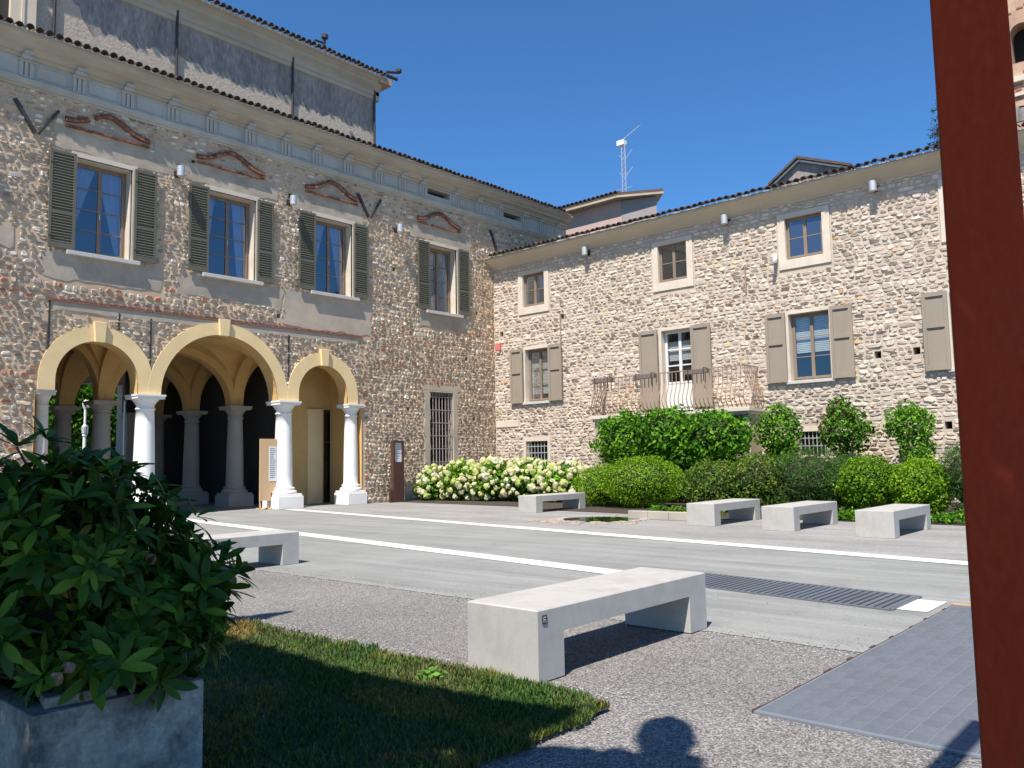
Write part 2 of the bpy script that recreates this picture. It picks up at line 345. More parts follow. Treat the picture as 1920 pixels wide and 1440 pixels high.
def lay_stones(P, u_rng, v_rng, blocked, hrange, wrange, relief, gap, colour, view, parent, m):
    """random rubble in rough courses; blocked(v0,v1) gives the closed u intervals of a course"""
    rows = []; v = v_rng[0]; allst = []
    while v < v_rng[1]:
        h = rnd(*hrange)*(1.35 if random.random() < .12 else 1); h = min(h, v_rng[1]-v+.02)
        bl = sorted(blocked(v, v+h)); free = []; u = u_rng[0]
        for a, b in bl:
            if a > u: free.append((u, min(a, u_rng[1])))
            u = max(u, b)
        if u < u_rng[1]: free.append((u, u_rng[1]))
        for a, b in free:
            u = a
            while u < b-.05:
                w = rnd(*wrange)*(1.5 if random.random() < .08 else 1)
                if b-u-w < .09: w = b-u
                g = gap*rnd(.5, 1.6)
                j = h*.16
                if random.random() < .14 and h > .14:      # two thin stones instead of one
                    k = rnd(.4, .6)
                    allst.append((u+g/2, u+w-g/2, v+g/2, v+h*k-g/2)); allst.append((u+g/2, u+w-g/2, v+h*k+g/2, v+h-g/2))
                else:
                    jj = rnd(-j, j); allst.append((u+g/2, u+w-g/2, v+g/2+jj, v+h-g/2+jj+rnd(-j, j)*.6))
                u += w
        v += h
    def key(s):
        p = P((s[0]+s[1])/2, (s[2]+s[3])/2, 0); d2 = p[0]**2+p[1]**2+(p[2]-1.5)**2
        return (s[1]-s[0])*(s[3]-s[2])/d2 if view(p) else 0
    allst.sort(key=key, reverse=True)
    rest = MB()
    for i, s in enumerate(allst):
        if s[1]-s[0] < .03 or s[3]-s[2] < .02: continue
        c = colour((s[0]+s[1])/2, (s[2]+s[3])/2); rl = rnd(*relief)
        if i < 300:
            one = MB(); stone_mesh(one, P, *s, rl, c); one.build('stone', m, parent, useC=True)
        else: stone_mesh(rest, P, *s, rl, c, 7)
    o = rest.build('small_stones', m, parent, useC=True); o['kind'] = 'stuff'
    return len(allst)
def shade(c, a): return tuple(max(0, x*a) for x in c)

# ================================================================== arcaded building on the left
pal = thing('arcaded_building', 'long rubble stone building with three ochre arches, louvred shutters and a classical frieze', 'building', (17, 25, 0))
ARCH = [(9.775, 1.155, 4.00), (13.66, 2.04, 3.69), (17.575, 1.055, 3.98)]     # centre, radius, springing height
CAPZ = 3.68
def arc(cx, r, zs, n=28, a0=180, a1=0):
    return [(cx+r*math.cos(R(a0+(a1-a0)*i/n)), zs+r*math.sin(R(a0+(a1-a0)*i/n))) for i in range(n+1)]
notch = []
for i, (cx, r, zs) in enumerate(ARCH):
    notch += ([(8.12, 0), (8.12, CAPZ), (cx-r, CAPZ)] if i == 0 else [(cx-r, CAPZ)]) + arc(cx, r, zs) + ([(cx+r, CAPZ), (19.27, CAPZ), (19.27, 0)] if i == 2 else [(cx+r, CAPZ)])
WIN = [(9.02, 10.62), (13.10, 14.80), (17.20, 18.86), (22.76, 24.36)]           # upper windows, u range
WZ0, WZ1 = 7.70, 10.48
GW = (22.73, 24.06, 1.30, 4.34)                                                 # barred ground floor window
HOLES_L = [(15.72, 6.62), (17.62, 6.50), (25.55, 7.9), (24.9, 5.85), (11.9, 11.05), (12.55, 11.25), (16.15, 10.98), (6.8, 8.3), (20.9, 9.1), (21.6, 3.6), (25.3, 3.3)]
VENT = [(22.70, 24.0, 12.58, 12.84), (27.38, 28.6, 12.60, 12.84)]
holes = [rect(a, b, WZ0, WZ1) for a, b in WIN]+[rect(GW[0]-.03, GW[1]+.03, GW[2], GW[3]+.03)]+[rect(u-.07, u+.07, v-.08, v+.08) for u, v in HOLES_L]
outer = [(2.5, 0)]+notch+[(32, 0), (32, 12.2), (2.5, 12.2)]
filled_wall(PL, outer, holes, .42, 'wall', M['mortarL'], pal)
hb = MB()
for u, v in HOLES_L: hb.boxP(PL, u-.1, u+.1, v-.1, v+.1, -.62, -.41)
hb.build_each('putlog_hole', M['painted_dark'], pal)
fz = filled_wall(PL, rect(2.5, 32, 12.2, 13.4), [rect(*v) for v in VENT], .4, 'frieze', M['frieze'], pal, .03)
vb = MB()
for v in VENT: vb.boxP(PL, v[0]-.1, v[1]+.1, v[2]-.1, v[3]+.1, -.9, -.365)
vb.build_each('vent', M['painted_dark'], pal)
# shell of the building: side, back and floors, so that rooms are dark
sh = MB()
sh.box((2.5, 25.3, 0), (3.0, 35.2, 12.2)); sh.box((31.4, 26.65, 10.6), (31.9, 35.2, 13.4))
sh.box((3.0, 25.3, 0), (8.0, 35.2, 6.0)); sh.box((19.4, 25.3, 0), (26.6, 35.2, .1))
sh.box((2.5, 34.7, 0), (9.2, 35.2, 12.2)); sh.box((14.7, 34.7, 0), (32, 35.2, 12.2)); sh.box((9.2, 34.7, 4.9), (14.7, 35.2, 12.2))
sh.build_each('rear_wall', M['grey_stone'], pal)
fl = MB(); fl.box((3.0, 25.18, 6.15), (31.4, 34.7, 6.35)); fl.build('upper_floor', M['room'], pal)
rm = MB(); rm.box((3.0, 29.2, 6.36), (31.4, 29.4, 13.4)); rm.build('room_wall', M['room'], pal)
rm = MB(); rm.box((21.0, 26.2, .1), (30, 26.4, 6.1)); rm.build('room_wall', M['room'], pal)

# plaster patches (irregular outline) and the stones between them
PATCH = [(8.2, 11.6, 6.85, 7.62, 'plaster'), (12.1, 15.9, 6.9, 7.55, 'plaster'), (15.9, 19.75, 6.30, 7.60, 'plaster_beige'),
         (8.4, 12.2, 10.62, 11.22, 'plaster'), (12.3, 15.7, 10.62, 11.2, 'plaster'), (16.3, 19.3, 10.62, 11.2, 'plaster'), (21.7, 25.2, 10.62, 11.15, 'plaster'),
         (22.2, 24.9, 7.0, 7.58, 'plaster'), (5.6, 7.5, 7.5, 8.1, 'plaster'), (11.3, 12.35, 10.9, 11.5, 'plaster'), (8.5, 19.1, 5.95, 6.17, 'plaster'), (22.3, 24.5, 4.4, 4.62, 'plaster_beige'), (22.4, 22.72, 1.5, 4.4, 'plaster_beige'), (24.07, 24.35, 1.4, 4.4, 'plaster_beige')]
def rough_poly(a, b, c, d, j=.09, step=.3):
    pts = []
    for x in np.arange(a, b, step): pts.append((x+rnd(-j, j), c+rnd(-j, j)))
    for y in np.arange(c, d, step): pts.append((b+rnd(-j, j), y+rnd(-j, j)))
    for x in np.arange(b, a, -step): pts.append((x+rnd(-j, j), d+rnd(-j, j)))
    for y in np.arange(d, c, -step): pts.append((a+rnd(-j, j), y+rnd(-j, j)))
    return pts
for k, (a, b, c, d, mm) in enumerate(PATCH):
    j = .07 if d-c > .3 else .025
    mb = MB(); mb.prism([PL(u, v, -.005) for u, v in rough_poly(a, b, c, d, j)], (0, -(.018+.0007*k), 0)); mb.build('plaster_patch', M[mm], pal)
PEDC = [(9.87, 11.30, 1.20), (13.86, 11.27, 1.22), (17.92, 11.27, 1.16), (23.36, 11.25, 1.22)]      # pediment centre, base height, half width
BW = [.44, .40, .45]
def blockedL(v0, v1):
    vm = (v0+v1)/2; out = []
    for (cx, r, zs), bw in zip(ARCH, BW):
        ro = r+bw
        if vm < zs: 
            out.append((cx-ro if vm > CAPZ else cx-r-.1, cx+ro if vm > CAPZ else cx+r+.1))
        elif vm < zs+ro:
            w = math.sqrt(ro*ro-(vm-zs)**2); out.append((cx-w, cx+w))
        if abs(vm-(zs+r+bw)) < .3: out.append((cx-.26, cx+.26))
    if vm < 4.0: out.append((8.1, 19.4))
    for a, b in WIN:
        if v1 > WZ0-.05 and v0 < WZ1+.15: out.append((a-.16, b+.16))
    if v1 > GW[2] and v0 < GW[3]: out.append((GW[0]-.1, GW[1]+.1))
    for u, v in HOLES_L:
        if v1 > v-.08 and v0 < v+.08: out.append((u-.08, u+.08))
    for a, b, c, d, mm in PATCH:
        if v1 > c+.03 and v0 < d-.03: out.append((a+rnd(-.1, .1), b+rnd(-.1, .1)))
    for cx, zb, hw in PEDC:
        if v1 > zb-.06 and v0 < zb+.1: out.append((cx-hw, cx+hw))
        elif zb+.1 <= vm < zb+.66:
            pass
    if v0 < 6.26 and v1 > 6.16: out.append((8.35, 19.35))
    return out
def colL(u, v):
    n = noise.noise((u*.55, v*.8, 1.7)); nb = noise.noise((u*.5+9, v*.9, 5.2))
    redz = (u < 8.4 and v < 6.4)*.55 + (abs(v-6.7) < .5)*.22 + (19.2 < u < 19.7 and v < 5.4)*.5 + (19.6 < u < 24 and 5.2 < v < 6.4)*.22 + (u < 15 and 6.4 < v < 7.2)*.12 + (22.4 < u < 24.5 and 4.6 < v < 4.9)*.6
    x = random.random()
    if x < redz*(.7+nb): return shade(random.choice([(.46, .185, .10), (.50, .22, .12), (.38, .155, .09), (.46, .25, .15)]), rnd(.8, 1.15))
    x = random.random()+n*.15
    if x < .22: c = random.choice([(.74, .66, .55), (.66, .58, .46), (.80, .73, .62)])
    elif x < .62: c = random.choice([(.60, .46, .325), (.57, .43, .30), (.62, .49, .355)])
    elif x < .88: c = random.choice([(.48, .38, .28), (.44, .345, .26), (.52, .41, .31)])
    else: c = random.choice([(.34, .28, .23), (.30, .25, .21), (.44, .30, .22)])
    if v > 10.9: c = tuple(x*.92 for x in c)
    return shade(c, rnd(.74, 1.08))
def inview(p):
    c = m3.transposed() @ (Vector(p)-Vector((0, 0, 1.5)))
    if c.z >= -1: return False
    x = 960+f_*c.x/-c.z; y = 720-f_*c.y/-c.z
    return 0 < x < 1920 and 0 < y < 1440
WL = lambda u, v, d: PL(u, v+.05*noise.noise((u*.9, v*.5, 2.2))+.02*noise.noise((u*3.1, v*1.3, 4.4)), d)
WR = lambda u, v, d: PR(u, v+.045*noise.noise((u*.8, v*.5, 6.2))+.02*noise.noise((u*2.7, v*1.3, 3.4)), d)
nL = lay_stones(WL, (5.0, 26.65), (.02, 12.1), blockedL, (.075, .165), (.10, .33), (.014, .046), .045, colL, inview, pal, M['stoneL'])
upper_ext = lay_stones  # (stones right of the corner only show above the wing's roof)
ext = MB(); v = 10.8
while v < 12.1:
    h = rnd(.1, .18); u = 26.66
    while u < 31.8:
        w = rnd(.14, .34); stone_mesh(ext, PL, u+.02, u+w-.02, v+.02, v+h-.02, rnd(.02, .04), colL(u, v), 7); u += w
    v += h
o = ext.build('small_stones', M['stoneL'], pal, useC=True); o['kind'] = 'stuff'

# brick line and cracks above the arches
bk = MB(); bk.box((-.125, -.035, -.03), (.125, .03, .03)); ME_brick = bk.mesh('brick', M['brick'])
ln = MB(); ln.boxP(PL, 8.36, 19.32, 6.20, 6.245, -.01, .05); line = ln.build('string_course', M['brick'], pal)
u = 8.5
while u < 19.25:
    place(ME_brick, 'brick', line, PL(u, 6.264, .02), (0, rnd(-.02, .02), 0), (rnd(.85, 1.05), 1, .6)); u += .272
ck = MB()
for u, a, b in ((8.42, 4.2, 6.19), (11.28, 4.45, 6.0), (16.12, 4.4, 6.0), (10.33, 5.55, 6.05)): ck.boxP(PL, u-.022, u+.022, a, b, -.02, .035)
ck.build_each('wall_slot', M['iron'], pal)
# broken brick pediments over the windows
for cx, zb, hw in PEDC:
    pm = MB(); pts = []
    for i in range(25):
        t = -1+2*i/24; pts.append((cx+hw*.98*t, zb+.07+.42*math.exp(-(t/.52)**2)))
    pm.prism([PL(u, v, -.01) for u, v in [(cx-hw, zb)]+pts+[(cx+hw, zb)]], (0, -.03, 0))
    pd = pm.build('pediment', M['plaster'], pal)
    k = 0
    L_ = 0
    for i in range(13):
        if random.random() < .94: place(ME_brick, 'brick', pd, PL(cx-hw+.1+i*(2*hw-.2)/12, zb+.03+rnd(-.012, .012), .055), (0, rnd(-.05, .05), 0), (rnd(.6, .82), 1.3, rnd(.8, 1.1)))
    for i in range(15):
        t = -1+2*(i+.5)/15; e = math.exp(-(t/.52)**2); sl = -.42*e*2*t/.52**2/hw
        if random.random() < .985:
            place(ME_brick, 'brick', pd, PL(cx+hw*t, zb+.16+.42*e, .07), (0, -math.atan(sl), 0), (.72, 1.8, rnd(1.0, 1.35)))
            place(ME_brick, 'brick', pd, PL(cx+hw*t-math.sin(math.atan(sl))*.085, zb+.16+.42*e+.085, .05), (0, -math.atan(sl), 0), (.70, 1.2, .95))
# V-shaped iron wall ties
for cu, v0, v1 in ((7.93, 10.86, 11.68), (19.66, 10.92, 11.74), (26.93, 10.92, 11.8)):
    vm = MB(); vm.bar(PL(cu-.05, v0, .06), PL(cu-.58, v1, .06), .07, .09); vm.bar(PL(cu+.05, v0, .055), PL(cu+.55, v1, .055), .06, .07)
    if cu < 26: vm.build_each('wall_tie', M['iron'], pal)
    else:
        vm = MB(); vm.bar(PL(cu-.08, v0, .06), PL(cu-.5, v1, .06), .07, .09); vm.build('wall_tie', M['iron'], pal)

# frieze: lower moulding, triglyphs with bosses, cornice
lm = MB(); lm.sweep(PL, [(0, 12.08), (.05, 12.08), (.06, 12.13), (.12, 12.15), (.12, 12.20), (.17, 12.24), (.17, 12.31), (.09, 12.34), (.06, 12.38), (.03, 12.38)], 2.5, 32); lm.build('architrave', M['frieze'], pal)
cm = MB(); cm.sweep(PL, [(.031, 12.90), (.08, 12.92), (.09, 12.99), (.16, 13.02), (.17, 13.10), (.24, 13.16), (.33, 13.20), (.34, 13.28), (.42, 13.34), (.49, 13.42), (.49, 13.50), (0, 13.50)], 2.5, 32); cm.build('cornice', M['cornice'], pal)
tg = MB()
for k in (-.13, 0, .13): tg.boxP(PL, k-.048, k+.048, 12.40, 12.80, .028, .085)
tg.boxP(PL, -.19, .19, 12.36, 12.40, .028, .095); tg.boxP(PL, -.2, .2, 12.80, 12.86, .028, .11)
tg.boxP(PL, -.15, .15, 12.86, 12.97, .03, .20); tg.boxP(PL, -.11, .11, 12.97, 13.06, .10, .27)
ME_tri = tg.mesh('triglyph', M['frieze'], (0, 24.75, 12.6))
for u in (4.8, 6.2, 7.6, 9.0, 10.4, 11.8, 13.1, 14.5, 15.9, 17.2, 18.6, 20.1, 21.3, 22.4, 24.3, 25.7, 27.1, 28.85, 30.1, 31.3): place(ME_tri, 'triglyph', pal, (u, 24.75, 12.6))
pn = MB()
for a, b in ((9.0, 10.4), (10.4, 11.8), (11.8, 13.1), (13.1, 14.5), (14.5, 15.9), (15.9, 17.2), (17.2, 18.6), (18.6, 20.1), (20.1, 21.3), (21.3, 22.4), (7.6, 9.0), (24.3, 25.7), (25.7, 27.1)):
    a += .27; b -= .27
    for x0, x1, z0, z1 in ((a, b, 12.45, 12.48), (a, b, 12.80, 12.83), (a, a+.03, 12.48, 12.80), (b-.03, b, 12.48, 12.80)): pn.boxP(PL, x0, x1, z0, z1, .028, .05)
pn.build_each('metope_frame', M['frieze'], pal, 4)

# clay tiles: shared half-round cover tile; roof behind as a corrugated sheet
def tile_mesh():
    mb = MB(); n = 7; vs = []; fs = []
    for y, r in ((0, .105), (.42, .085)):
        for rr in (r, r-.018):
            for k in range(n): t = PI*k/(n-1); vs.append((rr*math.cos(t), y, rr*math.sin(t)))
    for k in range(n-1):
        fs += [(k, k+1, 2*n+k+1, 2*n+k), (n+k, n+k+1, 3*n+k+1, 3*n+k), (k, k+1, n+k+1, n+k)]
    mb.add(vs, fs); return mb.mesh('roof_tile', M['tile'])
ME_tile = tile_mesh()
def roof_sheet(name, u0, u1, z0, slope, run, P, parent, d_edge, pitch=.25):
    """corrugated slope rising away from the eave; P maps (u, z, outward distance)"""
    mb = MB(); n = int((u1-u0)/pitch*8); vs = []; fs = []
    for i in range(n+1):
        u = u0+(u1-u0)*i/n; w = .045*math.cos(2*PI*(u-u0)/pitch)
        vs += [P(u, z0+w, d_edge), P(u, z0+w+run*math.tan(slope), d_edge-run)]
    for i in range(n): fs.append((2*i, 2*i+2, 2*i+3, 2*i+1))
    return mb.build(name, M['roof'], parent, smooth=True)
def eave_tiles(parent, u0, u1, P, z, d, slope, rotz, pitch=.25):
    for i in range(int((u1-u0)/pitch)):
        u = u0+pitch*i
        place(ME_tile, 'roof_tile', parent, Vector(P(u, z+rnd(-.012, .012), d+rnd(-.03, .04))), (slope+rnd(-.03, .03), 0, rotz+rnd(-.05, .05)), (1, 1, 1))
rfL = roof_sheet('roof', 2.5, 31.8, 13.56, R(15), 11, PL, pal, .50)
eave_tiles(rfL, 4.0, 31.7, PL, 13.575, .57, R(15), 0)
gb = MB(); gb.boxP(PL, 2.5, 31.8, 13.502, 13.535, -.2, .53); gb.build('eave_board', M['cornice'], pal)

# columns, archivolts, keystones, vault
def column(parent, x, y, m, name='column', half=1.0):
    c = bpy.data.objects.new(name, None); col.objects.link(c); c.parent = parent; c.location = Vector((x, y, 0))-worg(parent); ORG[c.name] = Vector((x, y, 0))
    h = .50*half
    b = MB(); b.box((x-h, y-h, 0), (x+h, y+h, .42)); b.box((x-h*.92, y-h*.92, .42), (x+h*.92, y+h*.92, .50))
    b.lathe((x, y, 0), [(.45*half, .50), (.47*half, .54), (.45*half, .60), (.38*half, .63), (.37*half, .66), (.40*half, .69), (.36*half, .73)], 28)
    b.build('base', m, c, bevel=.012)
    s = MB(); prof = [(.355, .73), (.325, .76)]+[(.315-.055*(t**1.6), .78+2.44*t) for t in [i/8 for i in range(9)]]+[(.29, 3.23), (.29, 3.27), (.262, 3.28)]
    s.lathe((x, y, 0), [(r*half, z) for r, z in prof], 28); s.build('shaft', m, c, smooth=True)
    k = MB(); k.lathe((x, y, 0), [(.262*half, 3.28), (.262*half, 3.38), (.30*half, 3.40), (.30*half, 3.43), (.36*half, 3.50), (.39*half, 3.55)], 28)
    a = .42*half; k.box((x-a, y-a, 3.55), (x+a, y+a, 3.63)); k.box((x-a*1.05, y-a*1.05, 3.63), (x+a*1.05, y+a*1.05, 3.68)); k.build('capital', m, c)
    return c
for x in (11.28, 16.11): column(pal, x, 25.0, M['white_stone'])
column(pal, 18.98, 25.0, M['white_stone'], half=.86); column(pal, 8.40, 25.0, M['surround'], half=.62)
for x, y in ((8.6, 28.1), (8.6, 31.4), (11.25, 28.1), (16.05, 28.1), (11.25, 31.4), (16.05, 31.4), (16.05, 34.4)): column(pal, x, y, M['grey_stone'])
sf = MB(); pts = [PL(u, v, .03) for u, v in notch]
for i in range(len(pts)-1):
    a, b = pts[i], pts[i+1]; off = Vector((0, .56, 0)); sf.add([a, b, Vector(b)+off, Vector(a)+off], [(0, 1, 2, 3)])
sf.build('arch_soffit', M['ochre'], pal)
bw_ = filled_wall(lambda u, v, d: (u, 25.30, v), [(8.0, 0)]+notch+[(19.4, 0), (19.4, 6.1), (8.0, 6.1)], [], 0, 'arcade_inner_face', M['ochre'], pal)
for i, ((cx, r, zs), bw) in enumerate(zip(ARCH, BW)):
    pr = .040+.007*i
    o_ = [(cx-r-bw, CAPZ)]*(zs > CAPZ+.05)+arc(cx, r+bw, zs)+[(cx+r+bw, CAPZ)]*(zs > CAPZ+.05)
    n_ = [(cx-r, CAPZ)]*(zs > CAPZ+.05)+arc(cx, r, zs)+[(cx+r, CAPZ)]*(zs > CAPZ+.05)
    am = MB(); n = len(o_); vs = [PL(u, v, pr) for u, v in o_]+[PL(u, v, pr) for u, v in n_]+[PL(u, v, -.02) for u, v in o_]+[PL(u, v, -.02) for u, v in n_]
    fs = []
    for k in range(n-1): fs += [(k, k+1, n+k+1, n+k), (k, k+1, 2*n+k+1, 2*n+k), (n+k, n+k+1, 3*n+k+1, 3*n+k)]
    am.add(vs, fs); av = am.build('archivolt', M['ochre_pale'], pal)
    km = MB(); t = .16+.02*i*(i == 1); km.prism([PL(cx-t*.85, zs+r-.03, -.01), PL(cx+t*.85, zs+r-.03, -.01), PL(cx+t*1.1, zs+r+bw+.12, -.01), PL(cx-t*1.1, zs+r+bw+.12, -.01)], (0, -(pr+.09), 0))
    km.build('keystone', M['ochre_pale'], av, bevel=.01)
def vault(x0, x1, y0, y1, zs=3.72, h=2.0, n=18):
    mb = MB(); vs = []; fs = []
    for i in range(n+1):
        for j in range(n+1):
            a = -1+2*i/n; b = -1+2*j/n; a = math.sin(a*PI/2); b = math.sin(b*PI/2)
            z = zs+h*max(math.sqrt(max(0, 1-a*a)), math.sqrt(max(0, 1-b*b)))
            vs.append(((x0+x1)/2+a*(x1-x0)/2, (y0+y1)/2+b*(y1-y0)/2, z))
    for i in range(n):
        for j in range(n): fs.append((i*(n+1)+j, (i+1)*(n+1)+j, (i+1)*(n+1)+j+1, i*(n+1)+j+1))
    mb.add(vs, fs); return mb.build('vault', M['ochre'], pal, smooth=False)
XS = (8.45, 11.25, 16.05, 18.9); YS = (25.3, 28.1, 31.4, 34.5)
for i in range(3):
    for j in range(3): vault(XS[i], XS[i+1], YS[j], YS[j+1])
def rib(p, q, w=.42, hz=1.93, t=.30, n=20):
    mb = MB(); p = Vector(p); q = Vector(q); d = (q-p); sd = Vector((-d.y, d.x, 0)).normalized()*w/2; c = (p+q)/2; vs = []; fs = []
    for k in range(n+1):
        a = PI*k/n; b = c-d/2*math.cos(a); s1 = math.sin(a); inner = c-d/2*math.cos(a)*.88
        lo = Vector((inner.x, inner.y, 3.68+hz*s1*.94)); hi = Vector((b.x, b.y, 3.68+(hz+.15)*s1+.02))
        vs += [lo-sd, lo+sd, hi+sd, hi-sd]
    for k in range(n):
        for e in range(4): fs.append((4*k+e, 4*k+(e+1) % 4, 4*k+4+(e+1) % 4, 4*k+4+e))
    mb.add(vs, fs); mb.build('rib_arch', M['ochre'], pal)
for y in YS[1:3]:
    for i in range(3): rib((XS[i], y, 0), (XS[i+1], y, 0))
for x in XS[1:3]:
    for j in range(3): rib((x, YS[j]-.2*(j == 0), 0), (x, YS[j+1], 0))
# loggia walls: ochre entrance block with glass door on the right, other walls darkened to paint in shade
lw_ = MB(); lw_.box((17.55, 26.8, 0), (19.05, 34.6, 3.60)); lw_.box((20.30, 26.8, 0), (20.6, 34.6, 3.60)); lw_.box((17.55, 26.8, 3.60), (20.6, 34.6, 6.1)); lw_.box((19.35, 25.32, 0), (19.6, 26.8, 6.1))
lw_.build_each('entrance_wall', M['ochre'], pal)
pl = MB(); pl.box((18.28, 26.72, 0), (18.95, 26.8, 3.6)); pl.build('pilaster', M['ochre_pale'], pal)
dm = MB()
for a, b in ((19.06, 19.12), (19.63, 19.70), (20.23, 20.29)): dm.box((a, 26.84, 0), (b, 26.92, 3.59))
for a, b in ((0, .10), (2.3, 2.38), (3.5, 3.59)): dm.box((19.12, 26.845, a), (20.23, 26.915, b))
door = dm.build('entrance_door', M['iron'], pal)
for a, b in ((19.12, 19.63), (19.70, 20.23)):
    for c, d in ((.1, 2.3), (2.38, 3.5)):
        g = MB(); g.box((a, 26.875, c), (b, 26.885, d)); g.build('pane', M['glass_door'], door)
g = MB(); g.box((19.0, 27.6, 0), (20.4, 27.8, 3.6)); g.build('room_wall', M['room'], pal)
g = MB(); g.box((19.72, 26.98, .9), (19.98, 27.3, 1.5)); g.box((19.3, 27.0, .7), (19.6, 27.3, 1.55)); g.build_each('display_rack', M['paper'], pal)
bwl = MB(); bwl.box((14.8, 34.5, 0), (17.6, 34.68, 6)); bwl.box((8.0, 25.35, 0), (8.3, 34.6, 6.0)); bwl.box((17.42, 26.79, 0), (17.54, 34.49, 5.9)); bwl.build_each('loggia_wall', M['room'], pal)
pr_ = MB(); pr_.box((14.65, 34.1, 0), (15.3, 34.75, 3.6)); pr_.box((14.55, 34.0, 3.6), (15.4, 34.75, 3.72)); pr_.box((14.6, 34.05, 0), (15.35, 34.75, .35)); pr_.build('pier', M['grey_stone'], pal)
pp = MB(); pp.tube([(14.52, 34.0, 0), (14.52, 34.0, 4.2)], .05, 8); pp.build('downpipe', M['galv'], pal)  # thin pale strip along the pier, drawn as a pipe

# louvred windows
sl = MB(); sl.add([(-.25, -.018, -.024), (.25, -.018, -.024), (.25, .020, .024), (-.25, .020, .024), (-.25, -.026, -.016), (.25, -.026, -.016), (.25, .012, .032), (-.25, .012, .032)],
                  [(0, 3, 2, 1), (4, 5, 6, 7), (0, 1, 5, 4), (1, 2, 6, 5), (2, 3, 7, 6), (3, 0, 4, 7)])
ME_slat = sl.mesh('slat', M['shutterL'])
def louvre_shutter(u0, u1):
    z0, z1 = 7.70, 10.52; d0, d1 = .075, .12; s = MB(); st = .075
    s.boxP(PL, u0, u0+st, z0, z1, d0, d1); s.boxP(PL, u1-st, u1, z0, z1, d0, d1)
    for a, b in ((z0, z0+.16), (z0+.98, z0+1.08), (z1-.09, z1)): s.boxP(PL, u0+st, u1-st, a, b, d0+.002, d1-.002)
    s.boxP(PL, u0+st, u1-st, z0+.16, z1-.09, d0, d0+.004)
    o = s.build('shutter', M['shutterL'], pal)
    sx = (u1-u0-2*st)/.5; z = z0+.20
    while z < z1-.12:
        if not z0+.95 < z < z0+1.11: place(ME_slat, 'slat', o, PL((u0+u1)/2, z, .095), (0, 0, 0), (sx, 1, 1))
        z += .082
    h = MB()
    for z in (z0+.3, z1-.4): h.boxP(PL, u1-.03, u1+.05, z, z+.05, .06, .13) if u0 < 0 else h.boxP(PL, u0+.01, u0+.14, z, z+.035, .121, .128)
    h.build_each('hinge', M['iron'], o)
SHUT = [((8.28, 8.98), (10.66, 11.34)), ((12.38, 13.06), (14.82, 15.44)), ((16.46, 17.16), (18.88, 19.54)), ((22.08, 22.72), (24.38, 25.02))]
def casement(P, a, b, z0, z1, dep, rows, mframe, mglass, parent, fw=.07, mid=True, bar=.028):
    """two leaves of panes in a frame set dep behind the wall face; parent is the window part"""
    um = (a+b)/2; fr = MB()
    for x0, x1 in ((a, a+fw), (b-fw, b)): fr.boxP(P, x0, x1, z0, z1, -dep-.06, -dep)
    for y0, y1 in ((z0, z0+fw*1.2), (z1-fw, z1)): fr.boxP(P, a+fw, b-fw, y0, y1, -dep-.058, -dep-.002)
    fr.build('window_frame', mframe, parent)
    for s0, s1 in ((a+fw, um), (um, b-fw)):
        sm = MB(); e = .055
        for x0, x1 in ((s0, s0+e), (s1-e, s1)): sm.boxP(P, x0, x1, z0+fw*1.2, z1-fw, -dep-.05, -dep+.012)
        y0, y1 = z0+fw*1.2, z1-fw
        for q0, q1 in ((y0, y0+e*1.3), (y1-e, y1)): sm.boxP(P, s0+e, s1-e, q0, q1, -dep-.048, -dep+.010)
        ys = [y0+e*1.3+(y1-e-y0-e*1.3)*k/rows for k in range(rows+1)]
        for q in ys[1:-1]: sm.boxP(P, s0+e, s1-e, q-bar/2, q+bar/2, -dep-.04, -dep+.005)
        sash = sm.build('sash', mframe, parent)
        for k in range(rows):
            g = MB(); t = rnd(-.004, .004)
            g.add([P(s0+e, ys[k], -dep-.02+t), P(s1-e, ys[k], -dep-.02-t), P(s1-e, ys[k+1], -dep-.02-t), P(s0+e, ys[k+1], -dep-.02+t)], [(0, 1, 2, 3)])
            g.build('pane', mglass, parent)
